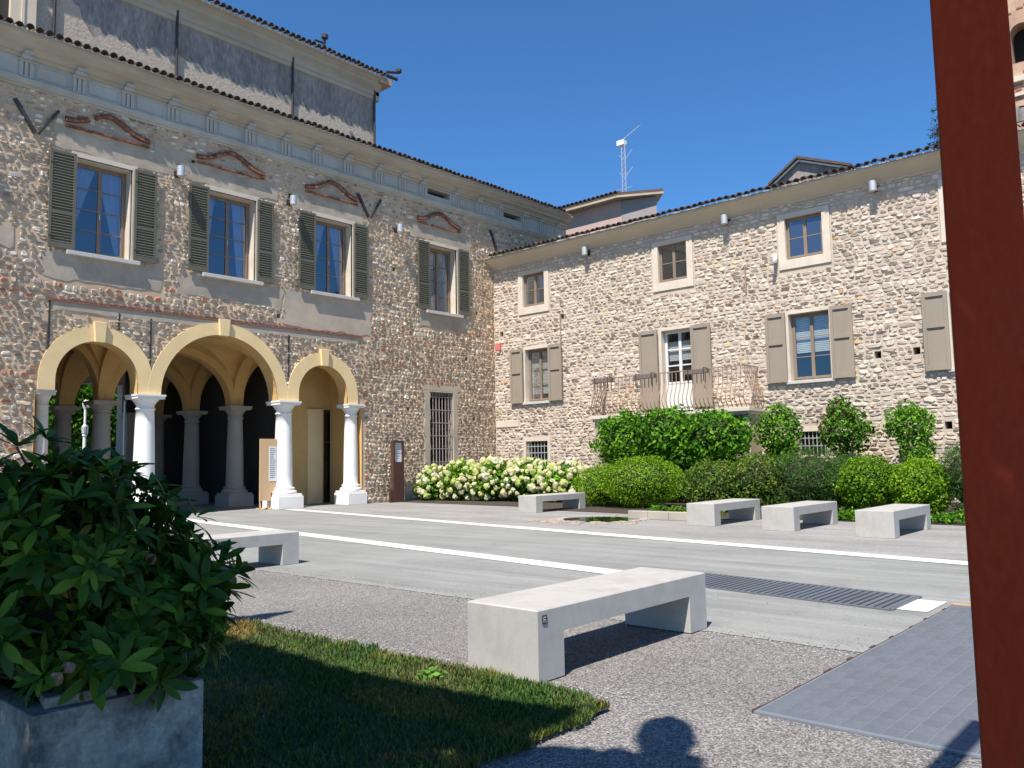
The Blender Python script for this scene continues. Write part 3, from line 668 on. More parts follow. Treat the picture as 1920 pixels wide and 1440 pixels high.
for i, (a, b) in enumerate(WIN):
    w = MB(); fw = .14
    for x0, x1 in ((a-fw, a), (b, b+fw)): w.boxP(PL, x0, x1, WZ0-.02, WZ1+fw, -.06, .03)
    w.boxP(PL, a, b, WZ1, WZ1+fw, -.058, .028)
    w.boxP(PL, a-.005, a+.03, WZ0, WZ1, -.50, -.06); w.boxP(PL, b-.03, b+.005, WZ0, WZ1, -.50, -.06); w.boxP(PL, a, b, WZ1-.03, WZ1+.004, -.5, -.06)
    win = w.build('window', M['surround'], pal)
    s = MB(); s.boxP(PL, a-.24, b+.24, WZ0-.14, WZ0-.02, -.5, .16); s.build('sill', M['sill'], win, bevel=.01)
    casement(PL, a+.03, b-.03, WZ0-.02, WZ1-.03, .36, 4, M['frame_wood'], M['glass_blue'] if i < 3 else M['glass'], win)
    for sgn in (-1, 1):
        c = MB(); n = 22; rows_ = 12; vs = []; fs = []; z1_, z0_ = WZ1-.1, WZ0+.05
        for r_ in range(rows_+1):
            t = r_/rows_; wd = max(.05, (.74, .52, .60, .7)[i]-(.60, .22, .50, .1)[i]*t) if sgn > 0 else max(.04, (.64, .40, .70, .7)[i]-(.78, .30, .62, .1)[i]*t)
            if i == 3: wd = .7
            for k in range(n+1):
                q = k/n; u = (b-.08-wd*q*1.0) if sgn > 0 else (a+.08+wd*q)
                vs.append(PL(u, z1_+(z0_-z1_)*t, -.52-.025*math.sin(q*26+2*t)-.01*math.sin(q*9)))
        for r_ in range(rows_):
            for k in range(n): fs.append((r_*(n+1)+k, r_*(n+1)+k+1, (r_+1)*(n+1)+k+1, (r_+1)*(n+1)+k))
        c.add(vs, fs); c.build('curtain', M['curtain'], win, smooth=True)
    hd = MB(); u = (a+b)/2; hd.boxP(PL, u-.012, u+.012, WZ0+1.15, WZ0+1.3, -.35, -.31); hd.build('handle', M['galv'], win)
    for s0, s1 in SHUT[i]: louvre_shutter(s0, s1)
# barred ground floor window
w = MB(); a, b, z0, z1 = GW; fw = .09
for x0, x1 in ((a-fw, a), (b, b+fw)): w.boxP(PL, x0, x1, z0, z1+fw, -.3, .02)
w.boxP(PL, a, b, z1, z1+fw, -.298, .018); gwin = w.build('window', M['plaster_beige'], pal)
casement(PL, a-.02, b+.02, z0, z1+.02, .34, 4, M['frame_wood'], M['glass_dark'], gwin)
for k in range(8):
    g = MB(); u = a+.06+(b-a-.12)*k/7; g.tube([PL(u, z0, -.05), PL(u, z1, -.05)], .016, 6); g.build('window_bar', M['bar_paint'], gwin)
for k in range(6):
    g = MB(); v = z0+.2+(z1-z0-.4)*k/5; g.boxP(PL, a, b, v-.014, v+.014, -.062, -.038); g.build('window_bar', M['bar_paint'], gwin)

# ================================================================== stone wing on the right
wing = thing('stone_wing', 'pale cream rubble wing with small attic windows, plain taupe shutters and an iron balcony', 'building', (27, 14, 0))
AT = [(21.80, 23.00), (15.00, 16.22), (9.98, 11.24), (5.3, 6.2)]                # attic windows (u = Y)
AZ = (8.05, 9.47)
MW = [(21.66, 22.95), (9.92, 11.28), (5.1, 6.35)]                               # shuttered windows
MZ = (3.95, 6.20)
DR = (14.92, 16.20, 3.22, 6.22)                                                 # balcony door
BWN = [(21.79, 23.0, 1.50, 2.29), (10.2, 11.15, 1.50, 2.27)]                    # barred cellar windows
HOLES_R = [(8.47, 4.57), (7.34, 4.58), (8.8, 2.23), (24.3, 7.05), (20.9, 7.4), (6.6, 2.3)]
Y0, Y1 = 2.0, 24.75
holes = [rect(a-.03, b+.03, AZ[0]-.03, AZ[1]+.03) for a, b in AT]+[rect(a-.03, b+.03, MZ[0]-.03, MZ[1]+.03) for a, b in MW]+[rect(DR[0]-.03, DR[1]+.03, DR[2]-.03, DR[3]+.03)]+[rect(b[0]-.03, b[1]+.03, b[2]-.03, b[3]+.03) for b in BWN]+[rect(u-.1, u+.1, v-.11, v+.11) for u, v in HOLES_R]
filled_wall(PR, rect(Y0, Y1, 0, 10.3), holes, .4, 'wall', M['mortarR'], wing)
hb = MB()
for u, v in HOLES_R: hb.boxP(PR, u-.14, u+.14, v-.14, v+.14, -.62, -.39)
hb.build_each('putlog_hole', M['painted_dark'], wing)
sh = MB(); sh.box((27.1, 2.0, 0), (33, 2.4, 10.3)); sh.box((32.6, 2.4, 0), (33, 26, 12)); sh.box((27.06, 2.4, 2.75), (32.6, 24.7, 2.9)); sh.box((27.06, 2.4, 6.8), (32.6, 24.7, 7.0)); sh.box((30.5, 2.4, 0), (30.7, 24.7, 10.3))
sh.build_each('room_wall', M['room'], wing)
RPATCH = [(24.05, 24.7, 2.92, 3.24)]
def blockedR(v0, v1):
    vm = (v0+v1)/2; out = []
    for a, b in AT:
        if v1 > AZ[0]-.36 and v0 < AZ[1]+.2: out.append((a-.28, b+.28))
    for a, b in MW:
        if v1 > MZ[0]-.08 and v0 < MZ[1]+.14: out.append((a-.13+rnd(-.05, .02), b+.13+rnd(-.02, .05)))
    if v0 < DR[3]+.14 and v1 > 2.9: out.append((DR[0]-.13, DR[1]+.13))
    if v0 < 3.25 and v1 > 2.85: out.append((12.5, 19.5))
    for a, b, c, d in BWN:
        if v1 > c-.1 and v0 < d+.2: out.append((a-.14, b+.14))
    for u, v in HOLES_R:
        if v1 > v-.11 and v0 < v+.11: out.append((u-.11, u+.11))
    if v0 < 3.24 and v1 > 2.92: out.append((23.35, 24.7))
    return out
def colR(u, v):
    n = noise.noise((u*.45, v*.7, 8.1)); x = random.random()
    if x < .03: return shade(random.choice([(.56, .36, .20), (.60, .50, .30), (.52, .36, .25)]), rnd(.9, 1.1))
    x = random.random()+n*.25
    if x < .40: c = random.choice([(.675, .57, .455), (.69, .59, .48), (.65, .55, .45)])
    elif x < .75: c = random.choice([(.55, .455, .37), (.56, .47, .39), (.535, .44, .36)])
    elif x < .93: c = random.choice([(.58, .48, .385), (.57, .475, .39), (.61, .50, .42)])
    else: c = random.choice([(.50, .42, .34), (.52, .41, .31)])
    return shade(c, rnd(.88, 1.1))
nR = lay_stones(WR, (3.0, 24.73), (.02, 9.95), blockedR, (.075, .165), (.12, .40), (.018, .052), .02, colR, inview, wing, M['stoneR'])
st = MB(); st.boxP(PR, 23.4, 24.68, 2.94, 3.22, -.01, .045); st.build('pale_stone_block', M['surround'], wing, bevel=.01)
for u, v, h in ((20.95, 6.35, 1.15), (12.72, 7.15, 1.0)):
    t = MB(); t.tube([PR(u, v, .06), PR(u, v+h, .06)], .025, 6); t.build('wall_tie', M['rust_iron'], wing)

# attic windows
for i, (a, b) in enumerate(AT):
    w = MB(); e = .25; z0, z1 = AZ
    for x0, x1 in ((a-e, a), (b, b+e)): w.boxP(PR, x0, x1, z0-.32, z1+.17, -.1, .05)
    w.boxP(PR, a, b, z1, z1+.17, -.098, .048); w.boxP(PR, a, b, z0-.32, z0, -.098, .048)
    win = w.build('window', M['surround'], wing, bevel=.008)
    casement(PR, a-.02, b+.02, z0-.02, z1+.02, .115, 2, M['frame_wood'], M['glass_blue'] if i == 2 else M['glass'], win, fw=.06)
def board_shutter(u0, u1, z0, z1, rails):
    d0, d1 = .09, .125; s = MB(); st = .10
    s.boxP(PR, u0+.012, u1-.012, z0+.01, z1-.01, d0, d1)
    s.boxP(PR, u0, u0+st, z0, z1, d0, d1+.03); s.boxP(PR, u1-st, u1, z0, z1, d0, d1+.03)
    o = s.build('shutter', M['shutterR'], wing)
    r = MB()
    for q0, q1 in rails: r.boxP(PR, u0+st, u1-st, q0, q1, d1, d1+.028)
    r.build_each('shutter_rail', M['shutterR'], o)
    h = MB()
    for q0, q1 in rails[-2:]: h.boxP(PR, u0+.13, u1-.13, q0-.05, q0-.005, d1, d1+.018)  # dark strips paint the shadow line below the rails
    h.build_each('rail_shadow', M['iron'], o)
for i, (a, b) in enumerate(MW):
    w = MB(); z0, z1 = MZ
    for x0, x1 in ((a-.10, a), (b, b+.10)): w.boxP(PR, x0, x1, z0, z1+.12, -.3, .025)
    w.boxP(PR, a, b, z1, z1+.12, -.298, .023); win = w.build('window', M['surround'], wing)
    s = MB(); s.boxP(PR, a-.12, b+.12, z0-.10, z0, -.3, .13); s.build('sill', M['sill'], win, bevel=.008)
    casement(PR, a+.003, b-.003, z0+.002, z1-.003, .24, 3, M['frame_wood'], M['glass'], win, fw=.06)
    for s0, s1 in ((a+.1, (a+b)/2-.03), ((a+b)/2+.03, b-.1)):
        bl = MB(); zb = z0+(.95 if i == 1 else .35)
        for k in range(int((z1-.08-zb)/.06)): bl.boxP(PR, s0, s1, zb+.06*k+.004, zb+.06*k+.05, -.345, -.335+.004*(k % 2))
        if i != 2: bl.build('blind', M['blind'], win)
    w_ = .70
    rails = [(z0-.02, z0+.12), (z0+1.25, z0+1.36), (z1-.06, z1+.06)]
    if i < 2:
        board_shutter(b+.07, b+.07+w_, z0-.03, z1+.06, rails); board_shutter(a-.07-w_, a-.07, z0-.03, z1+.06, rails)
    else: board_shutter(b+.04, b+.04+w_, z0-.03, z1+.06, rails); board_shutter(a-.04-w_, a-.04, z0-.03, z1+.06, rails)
# balcony door
a, b, z0, z1 = DR; w = MB()
for x0, x1 in ((a-.10, a), (b, b+.10)): w.boxP(PR, x0, x1, z0, z1+.12, -.3, .025)
w.boxP(PR, a, b, z1, z1+.12, -.298, .023); dw = w.build('balcony_door', M['surround'], wing)
p_ = MB(); p_.boxP(PR, a, b, z0, z0+.95, -.30, -.24); p_.boxP(PR, a+.14, (a+b)/2-.07, z0+.14, z0+.84, -.24, -.225); p_.boxP(PR, (a+b)/2+.07, b-.14, z0+.14, z0+.84, -.24, -.225)
p_.build('door_panel', M['frame_white'], dw)
casement(PR, a+.003, b-.003, z0+.95, z1-.003, .24, 3, M['frame_white'], M['glass'], dw, fw=.05, bar=.05)
bl = MB()
for k in range(12): bl.boxP(PR, a+.12, b-.12, 5.1+.06*k, 5.15+.06*k, -.345, -.335)
bl.build('blind', M['blind'], dw)
rails = [(3.3, 3.42), (4.62, 4.72), (6.14, 6.26)]
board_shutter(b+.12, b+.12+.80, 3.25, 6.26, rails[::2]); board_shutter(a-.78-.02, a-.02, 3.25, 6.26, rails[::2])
# cellar windows
for a, b, z0, z1 in BWN:
    w = MB()
    for x0, x1 in ((a-.12, a), (b, b+.12)): w.boxP(PR, x0, x1, z0-.1, z1+.16, -.3, .03)
    w.boxP(PR, a, b, z1, z1+.16, -.298, .028); w.boxP(PR, a, b, z0-.1, z0, -.298, .028); win = w.build('cellar_window', M['surround'], wing)
    for k in range(7):
        g = MB(); u = a+.08+(b-a-.16)*k/6; g.tube([PR(u, z0, -.06), PR(u, z1, -.06)], .017, 6); g.build('window_bar', M['galv'], win)
    for v in (z0+.3, z1-.22):
        g = MB(); g.boxP(PR, a, b, v-.018, v+.018, -.075, -.045); g.build('window_bar', M['galv'], win)
    d_ = MB(); d_.boxP(PR, a-.05, b+.05, z0-.05, z1+.05, -.5, -.39); d_.build('window_back', M['painted_dark'], win)
# balcony: slab on side walls, bulging iron bars, top rail
BY0, BY1, BX = 12.42, 18.72, .95
bs = MB(); bs.boxP(PR, BY0-.12, BY1+.12, 3.0, 3.13, 0, BX+.12); bs.boxP(PR, BY0-.05, BY1+.05, 2.90, 3.0, 0, BX+.04); bs.build('balcony_slab', M['surround'], wing, bevel=.01)
bs = MB(); bs.boxP(PR, BY0-.02, BY0+.24, 0, 2.9, 0, BX-.08); bs.boxP(PR, BY1-.24, BY1+.02, 0, 2.9, 0, BX-.08); bs.boxP(PR, BY0+.24, BY1-.24, 0, 2.9, 0, .2); bs.build_each('porch_wall', M['plaster'], wing)
rl = MB(); zt = 4.52
rl.boxP(PR, BY0, BY1, zt, zt+.035, BX-.025, BX+.025); rl.boxP(PR, BY0, BY0+.05, zt-.001, zt+.033, 0, BX-.025); rl.boxP(PR, BY1-.05, BY1, zt-.001, zt+.033, 0, BX-.025)
rl.boxP(PR, BY0, BY1, 3.22, 3.245, BX-.02, BX+.02); rail = rl.build('balcony_rail', M['rust_iron'], wing)
bb = MB(); prof = [(0, 3.13), (.03, 3.22), (.16, 3.36), (.20, 3.52), (.15, 3.70), (.04, 3.92), (0, 4.1), (0, 4.52)]
bb.tube([(-d, 0, z-3.13) for d, z in prof], .017, 5); ME_bar = bb.mesh('baluster', M['rust_iron'])
n = 38
for k in range(n+1): place(ME_bar, 'baluster', rail, PR(BY0+.03+(BY1-BY0-.06)*k/n, 3.13, BX), (0, 0, 0))
for yy, rz in ((BY0, PI/2), (BY1, -PI/2)):
    for k in range(1, 7): place(ME_bar, 'baluster', rail, PR(yy, 3.13, BX-BX*k/7), (0, 0, rz))
# eaves
cv = MB(); cv.sweep(PR, [(0, 9.93), (.05, 9.95), (.08, 10.0), (.14, 10.04), (.30, 10.16), (.46, 10.26), (.56, 10.30), (.56, 10.37), (0, 10.37)], 1.8, 24.74); cv.build('cornice', mat('cream_cornice', (.53, .46, .36), .85, .08, 1.5, .002, 14, stain=(.43, .36, .27), stain_scale=.6, stretch=(1, .4, 1)), wing)
eb = MB(); eb.boxP(PR, 1.8, 24.74, 10.375, 10.40, -.2, .62); eb.build('eave_board', M['cornice'], wing)
rfR = roof_sheet('roof', 1.8, 24.9, 10.43, R(15), 7, PR, wing, .60)
eave_tiles(rfR, 2.0, 24.7, PR, 10.435, .68, R(15), -PI/2)
# dark gabled dormer on the wing's roof
dg = bpy.data.objects.new('dormer', None); col.objects.link(dg); dg.parent = wing; dg.location = Vector((30, 12, 11))-worg(wing); ORG[dg.name] = Vector((30, 12, 11)); dg['label'] = 'dark gabled dormer with pale bargeboards'
gx = 30.0; ap = (12.06, 12.72); le = (13.25, 11.92); ri = (10.1, 11.92)
g = MB(); g.prism([(gx+.25, le[0]-.1, 10.9), (gx+.25, ri[0]+.1, 10.9), (gx+.25, ri[0]+.1, ri[1]), (gx+.25, ap[0], ap[1]-.08), (gx+.25, le[0]-.1, le[1])], (2.5, 0, 0)); g.build('dormer_wall', M['stucco'], dg)
g = MB()
for (y, z) in (le, ri): g.prism([(gx, ap[0], ap[1]), (gx, y, z), (gx, y, z+.10), (gx, ap[0], ap[1]+.10)], (3, 0, 0))
g.build_each('dormer_roof', M['roof'], dg)
g = MB()
for (y, z) in (le, ri): g.prism([(gx+.12, ap[0], ap[1]-.10), (gx+.12, y, z-.10), (gx+.12, y, z-.02), (gx+.12, ap[0], ap[1]-.02)], (.05, 0, 0))
g.build_each('bargeboard', M['white_paint'], dg)

# ================================================================== grey block above the arcaded building
blk = thing('stuccoed_block', 'dark weathered stucco block with tiled eaves rising behind the arcaded front', 'building', (14, 29, 13))
PB = lambda u, v, d: (u, 28.0-d, v)
s = MB(); s.box((2.5, 28.0, 11.5), (22.55, 37, 18.25)); s.build('wall', M['stucco'], blk)
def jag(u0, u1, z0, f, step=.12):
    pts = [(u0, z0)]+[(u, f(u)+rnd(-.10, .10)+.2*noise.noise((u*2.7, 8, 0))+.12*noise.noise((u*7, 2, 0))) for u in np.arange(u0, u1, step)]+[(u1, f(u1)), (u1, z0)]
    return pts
s = MB(); s.prism([PB(u, v, -.01) for u, v in jag(8.8, 22.5, 14.2, lambda u: 16.05+max(0, (10.6-u))*1.2*(u < 10.6)+.35*noise.noise((u*1.1, 3, 0))+.25*(12.6 < u < 14.5)+.3*(17.6 < u < 18.3))], (0, -.022, 0)); s.build('sunlit_plaster', M['stucco_sunlit'], blk)  # tan colour stands for wall sunlit below the eave's shadow
s = MB(); s.sweep(PB, [(0, 17.55), (.05, 17.58), (.05, 17.72), (.10, 17.78), (.10, 17.95), (.15, 18.05), (.24, 18.18), (.25, 18.30), (.38, 18.44), (.47, 18.50), (.47, 18.58), (0, 18.58)], 2.5, 22.75); s.build('cornice', M['cornice'], blk)
s = MB(); s.box((22.56, 27.9, 17.55), (22.75, 37, 18.3)); s.box((22.56, 27.56, 18.3), (23.2, 37, 18.58)); s.build('side_cornice', M['cornice'], blk)
rf = roof_sheet('roof', 2.5, 23.3, 18.64, R(16), 6, PB, blk, .48)
eave_tiles(rf, 9.5, 23.2, PB, 18.655, .55, R(16), 0)
s = MB(); s.tube([(22.7, 27.3, 18.72), (22.95, 27.22, 18.76), (23.22, 27.16, 18.82)], .07, 8); s.lathe((23.26, 27.14, 18.78), [(.05, 0), (.13, .06), (.13, .18), (.05, .24)], 10)
s.tube([(22.6, 27.25, 18.52), (23.2, 27.2, 18.50)], .08, 8); s.build_each('gutter_spout', M['iron'], blk, 2)
s = MB(); s.tube([(19.3, 27.2, 18.62), (19.3, 27.15, 18.85)], .06, 8); s.lathe((19.3, 27.15, 18.85), [(.05, 0), (.14, .05), (.14, .2), (.05, .25)], 10); s.tube([(19.25, 27.2, 18.72), (18.9, 27.25, 18.72)], .05, 8); s.build('roof_finial', M['iron'], blk)
for u in (9.35, 13.45, 18.3, 22.5):
    s = MB(); s.tube([PB(u, 14.2, .08), PB(u, 18.4, .08)], .05, 8); s.build('downpipe', M['iron'], blk)
s = MB(); s.boxP(PB, 8.05, 8.78, 14.0, 17.0, 0, .22); s.boxP(PB, 8.36, 8.44, 14.0, 17.0, .22, .25); s.build('shutter', mat('cream_boards', (.66, .54, .40), .7, .06, 3), blk)
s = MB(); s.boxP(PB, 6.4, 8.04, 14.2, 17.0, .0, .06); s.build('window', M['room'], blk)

# ================================================================== houses and tower behind the wing
pk = thing('pink_house', 'small pink rendered house peeping over the corner of the two roofs', 'building', (35, 23, 0))
c0 = Vector((34, 22.7, 0)); dA = Vector((0, 1, 0)); dB = Vector((.39, -.92, 0)).normalized(); bk_ = Vector((3.5, 3.4, 0))
foot = [c0+dA*5.2, c0, c0+dB*1.75, c0+dB*1.75+bk_, c0+dA*5.2+bk_]
s = MB(); s.prism([foot[0], foot[1], foot[1]+bk_, foot[4]], (0, 0, 14.42)); s.build('wall', M['pink'], pk)
s = MB(); s.prism([foot[1]+Vector((.01, -.01, 0)), foot[2], foot[3], foot[1]+bk_], (0, 0, 14.40)); s.build('side_wall', M['pink_render_shaded'], pk)  # side facing away from the sun, painted as if shaded
ov = .5
top = [c0+dA*5.4+Vector((-ov, 0, 0)), c0+Vector((-ov, -.1, 0)), c0+dB*2.15+Vector((-.25, -.1, 0)), c0+dB*2.15+bk_, c0+dA*5.4+bk_]
s = MB(); s.prism([p+Vector((0, 0, 14.43)) for p in top], (0, 0, .10)); s.build('eave_board', M['cornice'], pk)
s = MB(); s.prism([p+Vector((0, 0, 14.533)) for p in top], (0, 0, .15)); rp = s.build('roof', M['roof'], pk)
for i in range(20): place(ME_tile, 'roof_tile', rp, (33.45, 22.7+.27*i, 14.67), (R(12), 0, -PI/2), (1.1, 1, 1))
rb = MB(); rb.box((31.0, 24.3, 10.6), (31.9, 25.2, 12.35)); rb.build('parapet', M['frieze'], pal)
an = thing('roof_antenna', 'thin lattice television aerial with white box on the pink house roof', 'antenna', (34.2, 22.6, 14.7))
m_ = MB(); x, y = 34.2, 22.6
for k in range(3):
    t = 2*PI*k/3; m_.tube([(x+.13*math.cos(t), y+.13*math.sin(t), 14.7), (x+.11*math.cos(t), y+.11*math.sin(t), 17.3)], .02, 5)
for i in range(9):
    z = 14.8+.28*i
    for k in range(3):
        t = 2*PI*k/3; t2 = 2*PI*(k+1)/3; m_.tube([(x+.12*math.cos(t), y+.12*math.sin(t), z), (x+.12*math.cos(t2), y+.12*math.sin(t2), z+.28)], .012, 4)
m_.build('mast', M['galv'], an)
b_ = MB(); b_.box((x-.15, y-.10, 17.3), (x+.15, y+.32, 17.55)); b_.build('amplifier_box', M['white_paint'], an)
b_ = MB(); b_.tube([(x, y, 17.62), (x+.2, y-.85, 18.15)], .018, 5)
for i in range(5): 
    q = Vector((x, y, 17.62)).lerp(Vector((x+.2, y-.85, 18.15)), .2+.2*i); b_.tube([q+Vector((-.2, 0, -.12)), q+Vector((.2, 0, .12))], .01, 4)
for z in (15.6, 16.5): b_.tube([(x, y, z), (x+.1, y-.45, z+.5)], .013, 4); b_.tube([(x, y-.0, z), (x, y+.3, z+.35)], .011, 4)
b_.tube([(x, y-.45, 15.05), (x, y+.55, 15.05)], .014, 4); b_.build_each('aerial_rod', M['galv'], an)

bt = thing('brick_tower', 'tall warm brick bell tower behind the wing, right of the rusty post', 'tower', (45, 4.5, 0))
PT = lambda u, v, d: (42.0-d, u, v)
def arch_hole(u0, u1, z0, zs):
    r = (u1-u0)/2; return [(u0, z0)]+arc((u0+u1)/2, r, zs, 12)+[(u1, z0)]
holes = [arch_hole(5.95, 6.8, 18.9, 20.3), arch_hole(4.0, 4.85, 18.9, 20.3)]
filled_wall(PT, rect(2.0, 7.2, 0, 32), holes, .8, 'wall', M['tower'], bt)
s = MB(); s.box((42.0, 7.2-.01, 0), (47, 7.19, 32)); s.box((42, 2.0, 0), (47, 2.01, 32)); s.box((46.9, 2, 0), (47, 7.19, 32)); s.build('side_wall', M['tower'], bt)
s = MB(); s.box((42.85, 2.1, 18), (42.9, 7.1, 22)); s.build('belfry_dark_backing', M['painted_dark'], bt)  # blackened panel so the belfry openings look dark
s = MB(); s.boxP(PT, 1.9, 7.3, 18.0, 18.25, 0, .18); s.boxP(PT, 1.9, 7.3, 17.35, 17.5, 0, .12); s.build_each('string_course', M['surround'], bt)
s = MB()
for k in range(5):
    u = 6.9-.95*k; pts = arch_hole(u-.62, u-.02, 16.2, 16.6); s.prism([PT(a, b, -.02) for a, b in pts], (-.05, 0, 0))
s.build_each('blind_arch', M['stucco'], bt)
s = MB()
for k in range(120): 
    z = 15.2+rnd(0, 12); u = rnd(5, 6.9)
    if not (18.6 < z < 20.9 and u < 6.85): s.boxP(PT, u, u+.25, z, z+.07, 0, .03)
o = s.build('bricks', M['brick'], bt); o['kind'] = 'stuff'

# ================================================================== foliage tools
def leaf_quads(mb, pts, nrm, size, cols, asp=.55, up=.3, fold=.25):
    for p, n in zip(pts, nrm):
        d = Vector(n)*.6+Vector((rnd(-1, 1), rnd(-1, 1), rnd(-1, 1)+up)); d.normalize()
        t = d.cross(Vector((rnd(-1, 1), rnd(-1, 1), rnd(-1, 1)))); 
        if t.length < 1e-3: continue
        t.normalize(); b = d.cross(t); L_ = size*rnd(.7, 1.3); w = L_*asp
        c = cols(p); p = Vector(p)
        mb.add([p-t*L_/2, p-b*w/2+d*w*fold*.3, p+t*L_/2, p+b*w/2+d*w*fold*.3], [(0, 1, 2), (0, 2, 3)], c)
def blob_points(ell, n, shell=.72, lump=.16, fr=2.2):
    """points through the outer part of a set of ellipsoids (cx,cy,cz,rx,ry,rz)"""
    wts = [e[3]*e[4]+e[4]*e[5]+e[3]*e[5] for e in ell]; P_, N_ = [], []
    for _ in range(n):
        e = random.choices(ell, wts)[0]
        v = Vector((random.gauss(0, 1), random.gauss(0, 1), random.gauss(0, 1))).normalized()
        k = (1.0 if random.random() > .05 else rnd(1.03, 1.16))*(1+lump*noise.noise((v.x*fr+e[0], v.y*fr+e[1], v.z*fr)))*(1-(1-shell)*random.random()**1.6)
        p = (e[0]+v.x*e[3]*k, e[1]+v.y*e[4]*k, max(.03, e[2]+v.z*e[5]*k))
        if any(q is not e and ((p[0]-q[0])/q[3])**2+((p[1]-q[1])/q[4])**2+((p[2]-q[2])/q[5])**2 < .45 for q in ell): continue
        P_.append(p); N_.append(v)
    return P_, N_
def core(ell, m, name, parent, k=.66):
    mb = MB()
    for e in ell:
        vs = []; fs = []; n1, n2 = 10, 7
        for j in range(n2+1):
            for i in range(n1):
                a = 2*PI*i/n1; b = PI*j/n2; vs.append((e[0]+k*e[3]*math.cos(a)*math.sin(b), e[1]+k*e[4]*math.sin(a)*math.sin(b), max(.02, e[2]+k*e[5]*math.cos(b))))
        for j in range(n2):
            for i in range(n1): fs.append((j*n1+i, j*n1+(i+1) % n1, (j+1)*n1+(i+1) % n1, (j+1)*n1+i))
        mb.add(vs, fs)
    return mb.build(name, m, parent)
M['twigs'] = mat('shaded_twigs', (.026, .034, .012), .95, .3, 9, .02, 18)  # dark stems, deepened to stand for shade inside the shrubs
def palette(cs, lo=.75, hi=1.25, nf=1.3):
    def f(p):
        n = noise.noise((p[0]*nf, p[1]*nf, p[2]*nf)); c = cs[min(len(cs)-1, max(0, int((random.random()*.8+.1+n*.5)*len(cs))))]
        return shade(c, rnd(lo, hi))
    return f
def shrub(name, label, cat, ell, n, size, cs, stems=(), group=None, shell=.78, corek=.70, asp=.55, lump=.16, up=.3):
    cx = sum(e[0] for e in ell)/len(ell); cy = sum(e[1] for e in ell)/len(ell)
    t = thing(name, label, cat, (cx, cy, 0), group)
    P_, N_ = blob_points(ell, n, shell, lump); mb = MB(); leaf_quads(mb, P_, N_, size, palette(cs), asp, up); o = mb.build('foliage', M['leaf'], t, useC=True); o['kind'] = 'stuff'
    if corek: core(ell, M['twigs'], 'branches', t, corek)
    for (x, y, h) in stems:
        s = MB(); s.tube([(x, y, 0), (x+rnd(-.05, .05), y+rnd(-.05, .05), h*.5), (x+rnd(-.15, .15), y+rnd(-.15, .15), h)], [.045, .035, .02], 6); s.build('stem', M['bark'], t)
    return t
BOX = [(.085, .175, .009), (.13, .25, .012), (.19, .335, .016), (.25, .40, .022)]
LAUREL = [(.040, .115, .008), (.065, .18, .010), (.105, .27, .014), (.16, .36, .020)]
PINE = [(.04, .095, .018), (.06, .13, .022), (.085, .17, .03)]
YEL = [(.09, .17, .018), (.15, .21, .03), (.06, .13, .016), (.22, .24, .05)]

shrub('laurel_shrub', 'tall broad bright green laurel on bare stems in front of the balcony', 'shrub',
      [(24.0, 16.1, 2.15, .95, 1.15, .98), (23.9, 14.5, 2.25, 1.0, 1.2, .95), (24.0, 12.8, 2.1, .95, 1.25, .90), (24.0, 13.8, 1.6, .8, 1.6, .7), (24.2, 14.6, .75, .7, 1.5, .75), (24.2, 12.6, .75, .6, 1.2, .75)], 15500, .155, LAUREL,  # last two low lobes added to darken the gap beneath
      [(24.0, 15.9, 1.6), (23.9, 14.6, 1.6), (23.9, 13.9, 1.6), (24.1, 13.0, 1.6), (24.0, 14.2, 1.6)], shell=.7, corek=.72, lump=.3)
shrub('box_dome', 'wide clipped bright green dome behind the bench beside the hydrangeas', 'shrub', [(21.6, 14.0, .78, 1.25, 1.40, .78), (21.9, 15.6, .62, 1.1, 1.0, .68)], 22000, .062, BOX, group='clipped domes in the bed')
shrub('box_dome', 'yellow speckled rounded shrub behind the second bench from the left of the bed', 'shrub', [(20.9, 11.05, .72, 1.0, 1.05, .68), (21.1, 10.0, .85, 1.0, .9, .70)], 11000, .08, YEL+LAUREL[:2], group='clipped domes in the bed', lump=.25)
shrub('juniper_shrub', 'dark feathery shrub behind the middle bench, below the two wall bushes', 'shrub', [(21.2, 8.6, .85, .9, 1.05, .88), (21.3, 7.7, .7, .8, .7, .75)], 11000, .12, PINE, asp=.16, lump=.35, group='feathery dark shrubs')
shrub('box_dome', 'small mid green dome between the dark feathery shrub and the brightest dome', 'shrub', [(20.8, 7.0, .75, .8, .72, .70)], 7500, .075, BOX[:3], group='clipped domes in the bed')
shrub('box_dome', 'brightest yellow green dome behind the rightmost bench', 'shrub', [(20.8, 5.85, .70, .8, .68, .68)], 7500, .075, BOX[1:], group='clipped domes in the bed')
shrub('juniper_shrub', 'dark feathery shrub against the rusty post', 'shrub', [(21.2, 4.85, .88, .85, .72, .85), (21.3, 3.9, .8, .8, .7, .8)], 9000, .12, PINE, asp=.16, lump=.35, group='feathery dark shrubs')
OLE = LAUREL+[(.12, .24, .04)]
shrub('wall_bush', 'bushy green wall shrub just right of the balcony', 'shrub', [(25.5, 11.3, 2.3, .6, .74, .82), (25.5, 11.25, 1.5, .45, .55, .6)], 3300, .13, OLE, [(25.5, 11.3, 1.6), (25.5, 11.1, 1.5)], shell=.5, corek=0, lump=.35, group='bushes against the wing wall')
shrub('wall_bush', 'darker wall shrub with brownish new tips, middle of the three wall bushes', 'shrub', [(25.5, 9.2, 2.2, .6, .78, .75), (25.5, 9.3, 2.75, .4, .4, .5)], 3000, .13, LAUREL[:3]+[(.16, .12, .05)], [(25.5, 9.2, 1.8)], shell=.5, corek=0, lump=.4, group='bushes against the wing wall')
